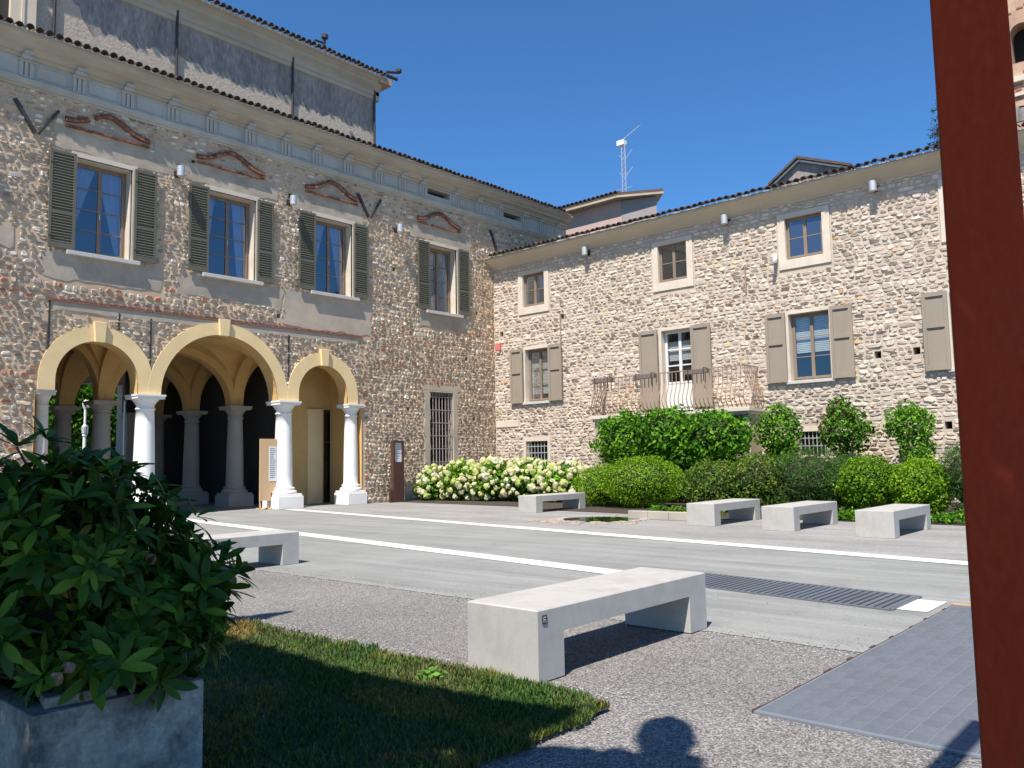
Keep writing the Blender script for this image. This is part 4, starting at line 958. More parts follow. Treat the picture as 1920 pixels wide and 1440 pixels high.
shrub('wall_bush', 'pale leaved loose wall shrub under the right hand shutter', 'shrub', [(25.5, 7.35, 2.35, .55, .66, .62), (25.5, 7.2, 1.6, .45, .48, .65)], 2600, .13, LAUREL[1:]+[(.20, .27, .08)], [(25.5, 7.3, 1.8), (25.5, 7.1, 1.7)], shell=.5, corek=0, lump=.4, group='bushes against the wing wall')
gc = MB(); P_, N_ = [], []
for k in range(3600):
    y = random.choice((rnd(11.0, 12.2), rnd(6.6, 7.5), rnd(3.2, 5.5), rnd(3, 12))); x = 19.0+abs(random.gauss(0, .5)); P_.append((x, y, .04+rnd(0, .30)*max(.15, .5+noise.noise((x*1.2, y*1.2, 1))))); N_.append(Vector((0, 0, 1)))
leaf_quads(gc, P_, N_, .10, palette(LAUREL+[(.10, .12, .03)])); o = gc.build('ground_cover', M['leaf'], useC=True); tag(o, 'low leafy ground cover along the front of the planting bed', 'ground cover', kind='stuff')

# hydrangeas: leaves, and each flower head an object of a shared mesh
hy = thing('hydrangea_bank', 'long bank of cream flowering hydrangeas in the corner of the two buildings', 'hydrangeas', (23, 21.5, 0))
HE = [(22.3, 24.0, .55, .7, .6, .75), (22.7, 22.9, .68, .85, .9, .80), (23.0, 21.4, .70, 1.0, 1.1, .82), (23.2, 19.8, .68, 1.0, 1.1, .80), (23.4, 18.3, .62, 1.0, 1.0, .72)]
P_, N_ = blob_points(HE, 9000, .75, .2); mb = MB(); leaf_quads(mb, P_, N_, .15, palette(LAUREL[1:]+BOX[:2]), .7); o = mb.build('foliage', M['leaf'], hy, useC=True); o['kind'] = 'stuff'
core(HE, M['twigs'], 'branches', hy, .72)
def flower_mesh(seed, base):
    random.seed(seed); mb = MB()
    bm = bmesh.new(); bmesh.ops.create_icosphere(bm, subdivisions=2, radius=1)
    for v in bm.verts: v.co *= rnd(.70, 1.18)
    for f in bm.faces:
        c = shade(base, rnd(.70, 1.08)); mb.add([v.co for v in f.verts], [(0, 1, 2)], c)
    bm.free(); return mb.mesh('flower_head', M['petal'], useC=True)
FM = [flower_mesh(1, (.66, .65, .30)), flower_mesh(2, (.70, .68, .40)), flower_mesh(3, (.46, .54, .14)), flower_mesh(4, (.68, .62, .33)), flower_mesh(5, (.72, .70, .46)), flower_mesh(6, (.58, .60, .22))]
random.seed(21)
placed = []; tries = 0
while len(placed) < 230 and tries < 60000:
    tries += 1; e = random.choices(HE, [e[4]*e[5] for e in HE])[0]
    v = Vector((random.gauss(-.5, 1), random.gauss(-.15, 1), random.gauss(.35, 1))).normalized()
    if v.x > .55: continue
    p = Vector((e[0]+v.x*e[3]*1.03, e[1]+v.y*e[4]*1.03, e[2]+v.z*e[5]*1.03))
    if p.z < .12: continue
    if any(q is not e and ((p.x-q[0])/q[3])**2+((p.y-q[1])/q[4])**2+((p.z-q[2])/q[5])**2 < .8 for q in HE): continue
    r = rnd(.08, .17)
    if any((p-q).length < (r+s)*rnd(.6, .95) for q, s in placed): continue
    placed.append((p, r)); place(random.choice(FM), 'flower_head', hy, p, (rnd(0, 6), rnd(0, 6), rnd(0, 6)), (r*rnd(.9, 1.25), r*rnd(.9, 1.2), r*rnd(.75, 1.0)))

# ================================================================== benches
def bench_parts(t, L_=2.30, W=.67, H=.485):
    o = worg(t); e = .28; c = .010; mb = MB(); x0, x1, y0, y1, z0, z1 = o.x, o.x+L_, o.y, o.y+W, o.z+.311, o.z+H
    lo = [(x0, y0, z0), (x1, y0, z0), (x1, y1, z0), (x0, y1, z0)]; mi = [(x, y, z1-c) for x, y, z in lo]
    hi = [(x0+c, y0+c, z1), (x1-c, y0+c, z1), (x1-c, y1-c, z1), (x0+c, y1-c, z1)]
    mb.add(lo+mi+hi, [(3, 2, 1, 0), (8, 9, 10, 11)]+[(i, (i+1) % 4, 4+(i+1) % 4, 4+i) for i in range(4)]+[(4+i, 4+(i+1) % 4, 8+(i+1) % 4, 8+i) for i in range(4)])
    mb.build('seat', M['bench'], t)
    for a in (0, L_-e):
        mb = MB(); mb.box((o.x+a, o.y, o.z+.004), (o.x+a+e, o.y+W, o.z+.311)); mb.build('leg', M['bench'], t)
BEN = [('concrete bench in the foreground, its end touching the lawn edge', (4.36, 3.69)), ('concrete bench partly behind the potted rhododendron', (5.02, 10.92)),
       ('concrete bench in front of the hydrangeas', (18.1, 15.29)), ('concrete bench nearest the water basin, leftmost of three before the bed', (16.36, 8.78)),
       ('middle one of three concrete benches before the bed', (15.98, 6.85)), ('concrete bench nearest the rusty post, rightmost of three before the bed', (15.5, 4.82))]
for i, (lb, (x, y)) in enumerate(BEN):
    t = thing('bench', lb, 'bench', (x, y, 0), 'pale concrete benches on the square')
    if i == 0: proto = t; bench_parts(t)
    else:
        for ch in list(proto.children):
            c = ch.copy(); col.objects.link(c); c.parent = t
        if i in (3, 4, 5, 2): t.rotation_euler.z = R((-.5, .8, 0, .6)[i-2])
bd = MB(); bd.box((4.405, 3.684, .385), (4.452, 3.6885, .445)); badge = bd.build('badge', M['iron'], proto)
g = MB()
for a, b, c, d in ((4.414, 4.421, .395, .435), (4.421, 4.441, .428, .435), (4.421, 4.436, .412, .418), (4.436, 4.441, .395, .418)): g.box((a, 3.6825, b*0+c), (b, 3.6838, d))
g.build('badge_mark', M['galv'], badge)

# ================================================================== wall lamps, box, camera
def lamp(P, u, v, lb, first=None, out=.34):
    t = thing('wall_lamp', lb, 'wall lamp', P(u, v, 0), 'cylindrical wall lamps under the eaves')
    b = MB(); ce = Vector(P(u, v, out)); b.lathe((ce.x, ce.y, ce.z-.16), [(.085, 0), (.115, .01), (.115, .31), (.10, .32)], 16); b.build('lamp_body', M['galv'], t)
    a = MB(); a.bar(P(u, v-.02, .0), P(u, v-.02, out-.1), .05, .06); a.boxP(P, u-.07, u+.07, v-.12, v+.08, 0, .045); a.build('arm', M['iron'], t)
lamp(PL, 11.97, 10.72, 'metal cylinder lamp between the first and second louvred windows'); lamp(PL, 16.06, 10.72, 'metal cylinder lamp between the second and third louvred windows')
lamp(PL, 20.94, 10.70, 'metal cylinder lamp left of the fourth louvred window'); lamp(PL, 6.15, 10.75, 'metal cylinder lamp left of the first louvred window')
lamp(PR, 19.41, 9.82, 'metal cylinder lamp between the two attic windows nearest the corner'); lamp(PR, 13.28, 9.82, 'metal cylinder lamp above the balcony, right of the middle attic window'); lamp(PR, 8.22, 9.82, 'metal cylinder lamp nearest the rusty post')
t = thing('alarm_box', 'faded red alarm box on the wing wall near the corner', 'alarm box', PR(24.45, 6.4, 0))
b = MB(); b.boxP(PR, 24.33, 24.60, 6.32, 6.66, .0, .12); b.build('housing', M['red_plastic'], t, bevel=.02); b = MB(); b.boxP(PR, 24.37, 24.56, 6.22, 6.318, .02, .10); b.build('lens', M['pink'], t)
t = thing('security_camera', 'small white camera at the corner of the third attic window', 'camera', PR(11.55, 8.05, 0))
b = MB(); b.bar(PR(11.58, 8.1, .0), PR(11.58, 8.1, .22), .06, .06); b.boxP(PR, 11.52, 11.66, 8.12, 8.30, .03, .12); b.build('bracket', M['white_paint'], t)
b = MB(); b.tube([PR(11.58, 8.06, .08), PR(11.56, 7.98, .40)], .06, 10); b.build('camera_body', M['galv'], t)
for lb, (a, b_) in (('dark trough on the balcony rail, left end', (17.75, 18.6)), ('dark trough on the balcony rail, left of the door', (15.85, 16.75)), ('dark trough on the balcony rail, right of the door', (13.75, 14.6))):
    t = thing('flower_trough', lb, 'flower trough', PR((a+b_)/2, 4.3, BX+.1), 'troughs hanging on the balcony rail')
    q = MB(); q.boxP(PR, a, b_, 4.40, 4.53, BX+.03, BX+.05); q.boxP(PR, a, b_, 4.40, 4.53, BX+.20, BX+.22); q.boxP(PR, a, b_, 4.38, 4.40, BX+.03, BX+.22)
    q.boxP(PR, a, a+.02, 4.40, 4.53, BX+.05, BX+.20); q.boxP(PR, b_-.02, b_, 4.40, 4.53, BX+.05, BX+.20); q.build('trough', M['trough'], t)
    q = MB(); q.boxP(PR, a+.02, b_-.02, 4.4, 4.5, BX+.05, BX+.20); q.build('soil', M['soil'], t)
    q = MB()
    for u in (a+.12, b_-.12): q.boxP(PR, u-.015, u+.015, 4.1, 4.56, BX+.22, BX+.235); q.boxP(PR, u-.015, u+.015, 4.56, 4.575, BX-.03, BX+.235)
    q.build_each('bracket', M['iron'], t, 2)

# ================================================================== information pillar and notice board
t = thing('information_pillar', 'slim rusty steel pillar with a white notice in its window, against the arcaded wall', 'sign', (20.66, 24.3, 0))
q = MB(); q.box((20.40, 24.24, 0), (20.92, 24.40, 1.52)); q.box((20.40, 24.24, 1.52), (20.475, 24.40, 2.33)); q.box((20.845, 24.24, 1.52), (20.92, 24.40, 2.33)); q.box((20.475, 24.24, 2.25), (20.845, 24.40, 2.33)); q.build('pillar', M['corten_dark'], t)
q = MB(); q.box((20.476, 24.30, 1.521), (20.844, 24.34, 2.249)); pn_ = q.build('notice', M['paper'], t)
q = MB()
for k in range(9):
    z = 2.17-.065*k; q.box((20.53, 24.296, z), (20.53+rnd(.16, .26), 24.2995, z+.018))
q.box((20.476, 24.294, 1.86), (20.844, 24.2993, 1.872)); q.build('lettering', M['ink'], pn_)
q = MB(); q.box((20.25, 24.26, 0), (20.38, 24.36, .45)); q.build('foot', M['corten_dark'], t)
t = thing('notice_board', 'plywood notice board with a pinned sheet standing beside the column between the two right arches', 'notice board', (15.45, 24.95, 0))
q = MB(); q.prism([(15.16, 24.92, .30), (15.58, 24.92, .30), (15.58, 24.92, .56), (15.80, 24.92, .56), (15.80, 24.92, 2.38), (15.16, 24.92, 2.38)], (0, .04, 0)); q.build('panel', M['board'], t)
q = MB(); q.box((15.50, 24.91, .95), (15.79, 24.9195, 2.12)); ps = q.build('poster', M['paper'], t)
q = MB()
for k in range(15):
    z = 2.04-.07*k; q.box((15.53, 24.906, z), (15.53+rnd(.14, .24), 24.9095, z+.018))
q.build('lettering', M['ink'], ps)
for x in (15.22, 15.52):
    q = MB(); q.bar((x, 24.985, .02), (x, 24.985, 2.3), .045, .045); q.bar((x, 24.75, .03), (x, 25.2, .03), .045, .045); q.build('leg', M['board'], t)

# ================================================================== drain grate, steel floor, water basin, kerb
g0 = Vector((8.42, 2.72, 0)); t = thing('drain_grate', 'long dark steel drain grating across the end of the near white strip', 'grate', (8.9, 4.1, 0))
q = MB(); q.add([(8.43, 2.70, .0015), (9.38, 2.70, .0015), (9.72, 5.45, .0015), (8.77, 5.45, .0015)], [(0, 1, 2, 3)]); q.build('pit', M['pit_floor'], t)
q = MB()
fr = [(8.43, 2.70), (9.38, 2.70), (9.72, 5.45), (8.77, 5.45)]
for k in range(4): a, b = fr[k], fr[(k+1) % 4]; q.bar((a[0], a[1], .006), (b[0], b[1], .006), .04, .012)
q.build('frame', M['grate'], t)
gb_ = MB(); gb_.bar((-.47, 0, .007), (.47, 0, .007), .052, .012); ME_gb = gb_.mesh('grate_bar', M['grate'])
for k in range(34):
    y = 2.75+.08*k; x = 8.905+(y-2.70)*.1236; place(ME_gb, 'grate_bar', t, (x, y, 0))
t = thing('steel_floor', 'large blue grey gridded steel floor panel beside the rusty post', 'floor panel', (6.9, 1.3, 0))
q = MB(); q.box((4.66, -.6, -.004), (9.05, 2.30, .008)); q.build('base_plate', mat('pale_steel', (.165, .185, .21), .5, .08, 3, .001, 90, fine=.05), t)
q = MB(); q.box((-.066, -.0535, 0), (.066, .0535, .0062)); ME_ft = q.mesh('floor_tile', M['steel_floor'])
cells = [(4.70+.145*i+.07, 2.285-.115*j-.055) for i in range(30) for j in range(25)]
cells.sort(key=lambda c: -(inview((c[0], c[1], 0))*1e3 - math.hypot(*c)))
far = MB()
for k, (x, y) in enumerate(cells):
    if k < 300: place(ME_ft, 'floor_tile', t, (x, y, .0035))
    else: far.box((x-.066, y-.0535, .0035), (x+.066, y+.0535, .0097))
o = far.build('floor_tiles', M['steel_floor'], t); o['kind'] = 'stuff'
q = MB()
for k in range(9):
    x = 4.75+.5*k+rnd(-.1, .1); q.box((x, 2.309, -.002), (x+rnd(.06, .13), 2.325+rnd(0, .018), .005))
q.box((4.66, 2.301, -.002), (9.05, 2.309, .009)); q.build_each('edge_clip', M['corten_dark'], t)
q = MB(); q.box((9.052, -.6, -.002), (9.15, 2.33, .012)); q.build('edge_strip', mat('ochre_rust', (.42, .25, .12), .85, .2, 6), t)
t = thing('water_basin', 'round flush basin of dark water with a broken stone rim', 'basin', (16.95, 12.2, 0))
q = MB(); q.lathe((16.95, 12.2, 0), [(.95, .002), (.95, .006)], 40)
wm = mat('still_water', (.012, .02, .014), .04, 0); wm.node_tree.nodes['Principled BSDF'].inputs['Specular IOR Level'].default_value = .6
q.build('water', wm, t)
for k in range(40):
    a = 2*PI*k/40
    if 2.3 < a < 4.4 and random.random() < .45: continue
    q = MB(); q.prism([(16.95+r_*math.cos(a+d_), 12.2+r_*math.sin(a+d_), 0) for r_, d_ in ((.96, -.07), (1.18+rnd(-.03, .03), -.065), (1.18+rnd(-.03, .03), .065), (.96, .07))], (0, 0, .012+rnd(0, .015))); q.build('rim_stone', M['kerb'], t)
for k in range(26):
    a = rnd(2.2, 4.3); r_ = rnd(1.2, 1.75); s_ = rnd(.05, .11); x, y = 16.95+r_*math.cos(a), 12.2+r_*math.sin(a)
    q = MB(); stone_mesh(q, lambda u, v, d: (u, v, .004+max(0, d)), x-s_, x+s_, y-s_, y+s_, .03, (.33, .25, .18), 7); q.build('cobble', M['stoneL'], t, useC=True)
t = thing('kerb_wall', 'low pale stone kerb between the basin and the bench', 'kerb', (17.5, 10.9, 0))
for k in range(3):
    q = MB(); y = 10.0+.58*k; q.box((17.42, y, 0), (17.62, y+.57, .20)); q.build('kerb_stone', M['kerb'], t, bevel=.012)

# ================================================================== rusty steel post beside the camera, with an added unseen arm
t = thing('corten_post', 'tall rusty red steel post close to the camera, with an added shadow-casting arm', 'steel post', (2.17, .44, 0))
q = MB(); M_ = Matrix.Translation((2.185, .437, 1.75)) @ Matrix.Rotation(math.atan2(.437, 2.185)+R(4), 4, 'Z')
q.obox(M_, .09, .158, 3.5); q.build('post', M['corten'], t, bevel=.004)
q = MB(); q.box((2.05, .412, 3.505), (3.1, .512, 3.60)); q.build('shadow_arm', M['corten'], t)  # unseen arm added to cast the shadow strip on the steel floor

# ================================================================== planter with rhododendron
t = thing('planter', 'square weathered concrete planter box on the shaded lawn', 'planter', (1.65, 4.3, 0))
q = MB(); x0, x1, y0, y1, H = 1.27, 2.01, 3.77, 4.75, .50; w = .10
q.box((x0, y0, 0), (x1, y0+w, H)); q.box((x0, y1-w, 0), (x1, y1, H)); q.box((x0, y0+w, 0), (x0+w, y1-w, H-.001)); q.box((x1-w, y0+w, 0), (x1, y1-w, H-.001)); q.build('box', M['planter'], t, bevel=.008)
q = MB(); q.box((x0+w, y0+w, .02), (x1-w, y1-w, H-.05)); q.build('soil', M['soil'], t)
q = MB(); q.prism([(1.335, 3.83, .501), (1.62, 3.80, .501), (1.66, 4.0, .501), (1.38, 4.06, .501)], (0, 0, .045)); q.build('loose_slab', M['planter'], t, bevel=.006)
rh = thing('rhododendron', 'dark green rhododendron with long leaves and faded blooms growing from the planter', 'bush', (1.65, 4.3, .45))
def leaf_mesh(seed):
    random.seed(seed); mb = MB(); L_, W = 1.0, .15; n = 5; vs = []; fs = []; dr = rnd(.05, .25)
    for i in range(n+1):
        t_ = i/n; w_ = W*math.sin(PI*min(1, .06+t_*.94))**.75*(.72+.5*t_)*(1 if i < n else .1); z = -dr*t_**2
        vs += [(t_*L_, -w_, z+.035*(w_/W)), (t_*L_, 0, z), (t_*L_, w_, z+.035*(w_/W))]
    for i in range(n): fs += [(3*i, 3*i+1, 3*i+4, 3*i+3), (3*i+1, 3*i+2, 3*i+5, 3*i+4)]
    mb.add(vs, fs); return mb, vs, fs
random.seed(33)
RC = [(.027, .070, .008), (.040, .096, .010), (.064, .132, .012), (.105, .19, .016), (.033, .086, .014)]
LM = []
for k in range(10):
    mb, vs, fs = leaf_mesh(100+k); mb.c = [RC[k % 5]]*len(mb.v); LM.append((mb.mesh('leaf', M['leaf_gloss'], useC=True, smooth=True), vs, fs, RC[k % 5]))
random.seed(34)
leaves = []
RE = [(1.60, 4.28, .93, .60, .56, .58), (1.88, 4.02, .86, .34, .34, .34), (1.25, 4.65, .97, .55, .55, .54), (1.72, 3.95, .68, .42, .32, .26), (.98, 4.6, .98, .5, .5, .5), (1.5, 4.05, 1.2, .36, .36, .34), (1.95, 3.85, .95, .20, .2, .2)]
tips = []
while len(tips) < 760:
    e = random.choices(RE, [e[3]*e[5] for e in RE])[0]; v = Vector((random.gauss(0, 1), random.gauss(-.25, 1), random.gauss(.25, 1))).normalized(); k = rnd(.62, 1.04)
    p = Vector((e[0]+v.x*e[3]*k, e[1]+v.y*e[4]*k, e[2]+v.z*e[5]*k))
    if p.z < .5 and (p.x < 1.2 or p.y > 4.8 or p.z < .38): continue
    if p.z < .56 and 1.2 < p.x < 1.75 and p.y < 4.15: continue
    tips.append((p, v))
for p, v in [((.93, 3.93, 1.46), (-.3, -.2, .9)), ((1.28, 4.1, 1.60), (.1, -.3, .9)), ((1.40, 4.1, 1.63), (.5, -.2, .8)), ((.98, 4.2, 1.55), (-.4, -.2, .7)), ((1.18, 4.1, 1.5), (-.2, -.2, .9)), ((2.02, 3.72, 1.12), (.7, -.3, .6)), ((2.10, 3.66, .98), (.8, -.3, .4)), ((1.95, 3.76, 1.26), (.6, -.4, .7)), ((1.85, 3.85, 1.34), (.5, -.4, .8))]: tips.append((Vector(p), Vector(v).normalized()))
st = MB()
for p, v in tips:
    ax_ = (v+Vector((0, 0, .6))).normalized(); m_ = random.randint(6, 9); t1 = ax_.orthogonal().normalized(); t2 = ax_.cross(t1); ph = rnd(0, 6.28)
    sz = rnd(.10, .165)
    for k in range(m_):
        a = ph+2*PI*k/m_+rnd(-.2, .2); el = rnd(.15, .85); d = (t1*math.cos(a)+t2*math.sin(a))*math.cos(el)+ax_*math.sin(el)
        up = ax_-d*d.dot(ax_)
        if up.length < .05: up = d.orthogonal()
        up.normalize(); sd = up.cross(d); Mx = Matrix((d, sd, up)).transposed().to_4x4(); Mx.translation = p+d*.012
        leaves.append((Mx, sz*rnd(.8, 1.15)))
    if random.random() < .4:
        b0 = Vector((rnd(1.5, 1.8), rnd(4.1, 4.4), .5)); st.tube([b0, b0.lerp(p, .5)+Vector((rnd(-.08, .08), rnd(-.08, .08), .06)), p], [.014, .009, .005], 5)
st.build('branches', M['bark'], rh)
leaves.sort(key=lambda q: q[0].translation.length-(.25 if inview(q[0].translation) else -5))
rest = MB()
for k, (Mx, s) in enumerate(leaves):
    me, vs, fs, c = random.choice(LM)
    if k % 211 == 7: rest.add([Mx @ (Vector(v)*s) for v in vs], fs, (.22, .15, .03))
    elif k < 302:
        o = bpy.data.objects.new('leaf', me); col.objects.link(o); o.parent = rh; o.matrix_local = Matrix.Translation(Mx.translation-worg(rh)) @ Mx.to_3x3().to_4x4() @ Matrix.Scale(s, 4); ORG[o.name] = Mx.translation
    else: rest.add([Mx @ (Vector(v)*s) for v in vs], fs, shade(c, rnd(.8, 1.2)))
o = rest.build('foliage', M['leaf_gloss'], rh, useC=True, smooth=True); o['kind'] = 'stuff'
core([(1.6, 4.35, .92, .55, .5, .5), (1.85, 4.1, .85, .3, .3, .3), (1.2, 4.65, 1.0, .45, .5, .45)], M['twigs'], 'inner_twigs', rh, .72)
FB = [flower_mesh(11, (.42, .24, .15)), flower_mesh(12, (.45, .30, .22))]
random.seed(35)
for p in ((1.42, 3.80, .66), (1.36, 3.78, .63), (1.62, 3.78, .68), (1.70, 3.80, .66), (1.75, 3.8, 1.08), (1.9, 3.95, .9)):
    place(FB[random.randint(0, 1)], 'faded_bloom', rh, p, (rnd(0, 6), rnd(0, 6), 0), (.032, .032, .026))

# ================================================================== lawn grass
random.seed(50)
gr = MB(); GC = [(.035, .085, .014), (.05, .11, .018), (.075, .135, .022), (.11, .15, .03), (.13, .12, .045)]
fs_pal = palette(GC, .8, 1.2, 1.1)
nb = 0
while nb < 62000:
    x = rnd(.9, 4.42) if random.random() < .72 else rnd(3.3, 4.45); y = 2.85+(9.2-2.85)*random.random()**1.35
    lim = 4.27+.12*noise.noise((y*2.1, 0, 0))+.08*noise.noise((y*7, 3, 0)); ylim = 2.93+.09*noise.noise((x*2.3, 5, 0))+.04*noise.noise((x*8, 5, 0))
    if y < 3.4: lim -= (3.4-y)**2*.5
    if x > lim or y < ylim: continue
    if y > 5 and random.random() < .35: continue
    h = rnd(.016, .042)*(1.45 if x > lim-.22 or y < ylim+.2 else 1); a = rnd(0, 6.28); ln_ = rnd(.2, 1.0)*h; w = rnd(.0035, .006)
    dx, dy = math.cos(a), math.sin(a); b0 = (x-dy*w, y+dx*w, .018); b1 = (x+dy*w, y-dx*w, .018); m0 = (x+dx*ln_*.4-dy*w*.8, y+dy*ln_*.4+dx*w*.8, .018+h*.6); m1 = (x+dx*ln_*.4+dy*w*.8, y+dy*ln_*.4-dx*w*.8, .018+h*.6); tp = (x+dx*ln_, y+dy*ln_, .018+h)
    cc = fs_pal((x, y, 0)); yl = noise.noise((x*1.9, y*1.9, 7))
    if yl > .15 and random.random() < yl*2.2: cc = (cc[0]*1.9+.03, cc[1]*1.25+.01, cc[2]*1.2)
    gr.add([b0, b1, m1, m0, tp], [(0, 1, 2, 3), (3, 2, 4)], cc); nb += 1
o = gr.build('grass', M['grass'], useC=True); tag(o, 'short shaded lawn grass with a ragged sunlit edge', 'grass', kind='stuff')
wd = MB(); P_, N_ = [], []
for k in range(26): P_.append((3.95+random.gauss(0, .05), 4.32+random.gauss(0, .05), rnd(.03, .09))); N_.append(Vector((0, 0, 1)))
leaf_quads(wd, P_, N_, .05, palette([(.10, .24, .03), (.13, .28, .04)]), .7); tag(wd.build('weed', M['leaf'], useC=True), 'small bright green weed on the lawn near the bench', 'weed')

random.seed(52)
pb = MB()
for k in range(5200):
    if random.random() < .45: x = 6.55+random.gauss(0, .16); y = rnd(-.5, 12)
    elif random.random() < .5: x = 4.36+abs(random.gauss(0, .12)); y = rnd(3.0, 9)
    else: x = rnd(3.6, 9); y = rnd(.8, 9)
    if 4.6 < x < 9.2 and y < 2.36: continue
    r = rnd(.004, .010); a = rnd(0, 6.28); z0 = .001; g_ = rnd(.10, .42)
    ring = [(x+r*rnd(.7, 1.2)*math.cos(a+1.57*i), y+r*rnd(.7, 1.2)*math.sin(a+1.57*i), z0) for i in range(4)]
    pb.add(ring+[(x, y, z0+r*rnd(.6, 1.0))], [(0, 1, 4), (1, 2, 4), (2, 3, 4), (3, 0, 4)], (g_, g_*.94, g_*.88))
tag(pb.build('loose_gravel', M['stoneR'], useC=True), 'scattered loose pebbles on the gravel and along the concrete edge', 'gravel', kind='stuff')
# ================================================================== trees
def tree(name, label, ell, n, size, cs, trunk, group=None, keep=None, limbs=6, lump=.3, extra=()):
    x, y, r, h = trunk; t = thing(name, label, 'tree', (x, y, 0), group); s = MB()
    s.tube([(x, y, 0), (x+.05, y, h*.3), (x-.05, y+.05, h*.65), (x, y, h)], [r, r*.85, r*.75, r*.6], 10)
    for k in range(limbs):
        e = ell[k % len(ell)]; q = Vector((e[0]+rnd(-.3, .3)*e[3], e[1]+rnd(-.3, .3)*e[4], e[2]+rnd(-.2, .4)*e[5])); p = Vector((x, y, h*rnd(.75, 1)))
        s.tube([p, p.lerp(q, .5)+Vector((0, 0, .2)), q], [r*.45, r*.3, r*.1], 7)
    s.build('trunk', M['bark'], t)
    P_, N_ = blob_points(ell, n, .45, lump)
    if keep: 
        z_ = [(p, v) for p, v in zip(P_, N_) if keep(p)]; P_, N_ = [a for a, b in z_], [b for a, b in z_]
    mb = MB(); leaf_quads(mb, P_, N_, size, palette(cs, nf=.7), .6)
    leaf_quads(mb, extra, [Vector((0, 0, 1))]*len(extra), .07, palette(cs), .7); o = mb.build('crown', M['leaf'], t, useC=True); o['kind'] = 'stuff'
    return t
# spreading tree beside the camera whose shade lies over the lawn
def keep(p):  # trims the crown so its cast shadow takes this outline
    sx = p[0]+.60*p[2]; sy = p[1]+.215*p[2]; a = .87*sx+.49*sy; l_ = .49*sx-.87*sy
    lim = 3.86+.13*math.sin(sy*.9)+.08*noise.noise((sy*1.7, 0, 9))
    if 7.15 < sy < 7.85: lim += 1.0*(1-abs(sy-7.5)/.35)
    if sy > 8.6: lim += (sy-8.6)*.05
    if sy < 1.2: return sx < 3.95
    if sy < 3.0: return a < 4.40+.04*noise.noise((l_*4, 1, 1)) and l_ < -.02
    return sx < lim
TE = [(.1, 3.2, 5.6, 1.9, 1.9, 1.1), (.0, 5.2, 5.7, 1.9, 2.0, 1.2), (.0, 7.4, 5.8, 1.9, 2.0, 1.2), (.2, 9.4, 5.6, 1.8, 1.8, 1.1), (-2, 4.5, 6.3, 2.2, 2.6, 1.3), (-2, 7.5, 6.3, 2.2, 2.6, 1.3), (.9, 1.75, 5.25, .75, .55, .45), (-.3, .3, 5.6, 1.6, 1.5, .9), (.1, .4, 5.3, 1.3, 1.3, .8), (-1.0, -.4, 5.5, 1.5, 1.3, .8), (-.9, -.2, 5.9, 1.4, 1.3, .7)]  # lobes nearest the steel post added to shade it
random.seed(60)
shadow_leaves = []          # leaves added to cast the head-shaped shadow on the ground
while len(shadow_leaves) < 1500:
    a, b = rnd(-1, 1), rnd(-1, 1)
    if a*a+b*b > 1: continue
    sx = 3.98+.36*a*.87+.145*b*.49; sy = 2.48+.36*a*.49-.145*b*.87; z = rnd(5.0, 5.3); shadow_leaves.append((sx-.60*z, sy-.215*z, z))
tree('shade_tree', 'spreading broadleaf tree beside the camera that shades the lawn', TE, 95000, .16, LAUREL, (-2.2, 5.6, .22, 4.6), keep=keep, limbs=10, extra=shadow_leaves)
# garden seen through the left arch
random.seed(61)
tree('garden_tree', 'dark green tree seen through the left arch, left of the inner column', [(17.4, 50, 4.4, 2.5, 1.8, 3.4), (16.2, 50.5, 2.4, 1.8, 1.6, 2.0)], 14000, .28, LAUREL[:2], (17, 50, .2, 3))
tree('garden_tree', 'dark green tree seen through the left arch, right of the inner column', [(21.4, 50, 4.6, 2.3, 1.8, 3.4), (21.4, 50.5, 2.6, 1.8, 1.6, 1.6)], 14000, .28, LAUREL[:2], (21.2, 50, .2, 3))
tree('garden_tree', 'paler tree rising behind the pair beyond the loggia', [(18.6, 58, 6.0, 4.5, 2.5, 4.6), (25, 58, 6, 3.5, 2.5, 4.5), (13, 58, 6, 3.5, 2.5, 4.5)], 22000, .34, LAUREL[1:], (18.6, 58, .3, 4))
shrub('clipped_hedge', 'low yellow green hedge beyond the loggia', 'hedge', [(14.5+1.1*k, 45.5, .6, .8, .6, .75) for k in range(9)], 6000, .13, YEL[:2]+BOX[2:], corek=.7)
t = thing('garden_wall', 'stretch of tan stone wall behind the hedge beyond the loggia', 'wall', (19, 53, 0))
q = MB(); q.box((8, 52.6, 0), (32, 53, 2.1)); q.build('masonry', M['mortarL'], t); q = MB(); q.box((8, 52.5, 2.1), (32, 53.1, 2.25)); q.build('coping', M['brick'], t)
t = thing('street_lamp', 'white street lamp with curled head beyond the loggia', 'street lamp', (16.05, 42, 0))
q = MB(); q.lathe((16.05, 42, 0), [(.16, 0), (.16, .5), (.09, .6), (.075, 3.0), (.11, 3.05), (.11, 3.2), (.06, 3.3), (.055, 4.3)], 14); q.build('pole', M['white_paint'], t)
q = MB(); q.tube([(16.05, 42, 4.3), (15.97, 42, 4.5), (15.95, 42, 4.65), (16.05, 42, 4.76), (16.17, 42, 4.72), (16.2, 42, 4.64)], .055, 8); q.build('arm', M['white_paint'], t)
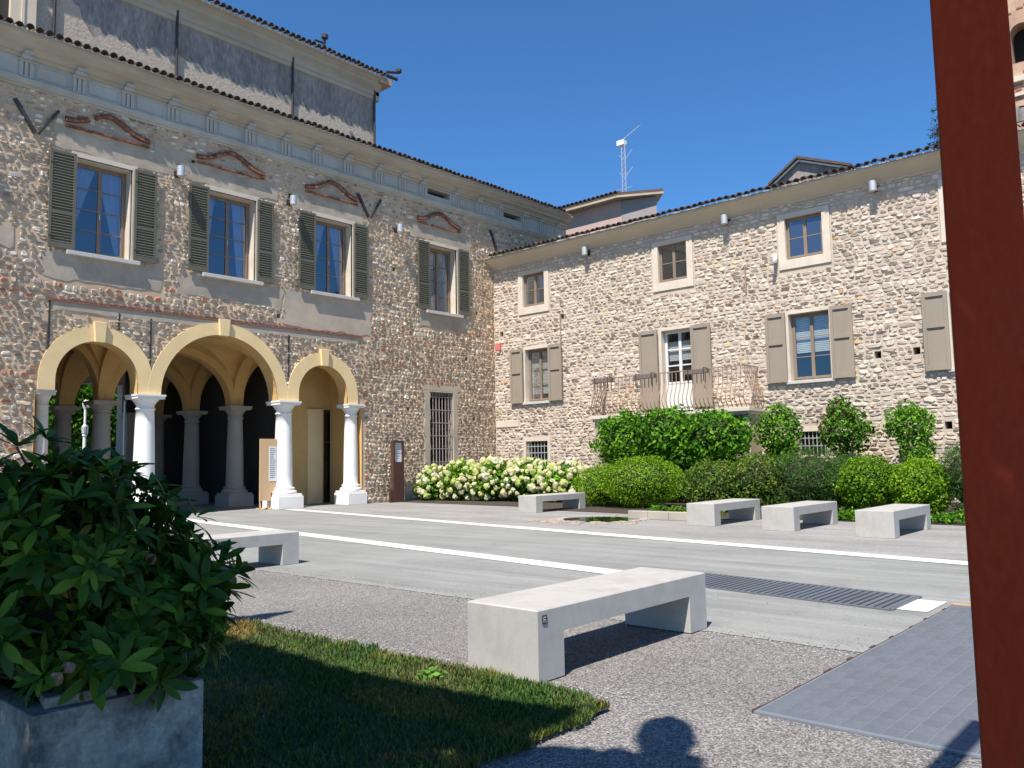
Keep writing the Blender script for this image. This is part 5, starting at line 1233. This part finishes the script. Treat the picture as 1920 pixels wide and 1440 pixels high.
q = MB(); q.lathe((16.2, 42, 4.42), [(.04, .24), (.11, .16), (.12, .08), (.06, 0)], 14); q.build('lamp_head', M['white_paint'], t)
q = MB(); q.lathe((16.05, 42, 3.1), [(.08, 0), (.14, .08), (.15, .4), (.08, .5)], 12); q.build('flower_basket', M['galv'], t)
# conifer behind the post
random.seed(62)
t = thing('conifer', 'dark conifer with drooping branch tips above the wing roof, mostly behind the post', 'tree', (40, 8.9, 0))
q = MB(); q.tube([(40, 8.9, 0), (40, 8.9, 18.5)], [.3, .04], 8); q.build('trunk', M['bark'], t)
q = MB(); lf = MB(); P_, N_ = [], []
for z in np.arange(9, 18.3, .42):
    r_ = (19-z)*.23+.3
    for k in range(9):
        a = rnd(0, 6.28); e = rnd(.7, 1.12)*r_; tip = Vector((40+e*math.cos(a), 8.9+e*math.sin(a), z-.12*e)); b0 = Vector((40, 8.9, z))
        q.tube([b0, b0.lerp(tip, .6)+Vector((0, 0, .12)), tip], [.04, .025, .01], 4)
        for _ in range(34):
            s_ = rnd(.25, 1); c = b0.lerp(tip, s_)+Vector((rnd(-.14, .14), rnd(-.14, .14), rnd(-.10, .10)+.1*math.sin(PI*s_))); P_.append(c); N_.append(Vector((0, 0, 1)))
q.build('branches', M['bark'], t)
leaf_quads(lf, P_, N_, .2, palette([(.018, .04, .02), (.025, .055, .026), (.03, .05, .022)]), .22); o = lf.build('needles', M['leaf'], t, useC=True); o['kind'] = 'stuff'
# a swallow in the sky
t = thing('bird', 'tiny dark bird in the sky left of the post top', 'bird', (34.2, 11.1, 22))
q = MB(); c = Vector((34.2, 11.1, 22)); q.lathe((c.x, c.y, c.z-.1), [(.01, 0), (.05, .06), (.05, .14), (.01, .2)], 8); q.build('body', M['iron'], t)
q = MB(); q.add([c+Vector((0, .03, .03)), c+Vector((0, .28, .10)), c+Vector((.1, .2, .06)), c+Vector((.1, .03, .02)), c+Vector((0, -.03, .03)), c+Vector((0, -.28, .10)), c+Vector((.1, -.2, .06)), c+Vector((.1, -.03, .02))], [(0, 1, 2, 3), (4, 5, 6, 7)]); q.build('wings', M['iron'], t)
print('stones', nL, nR)
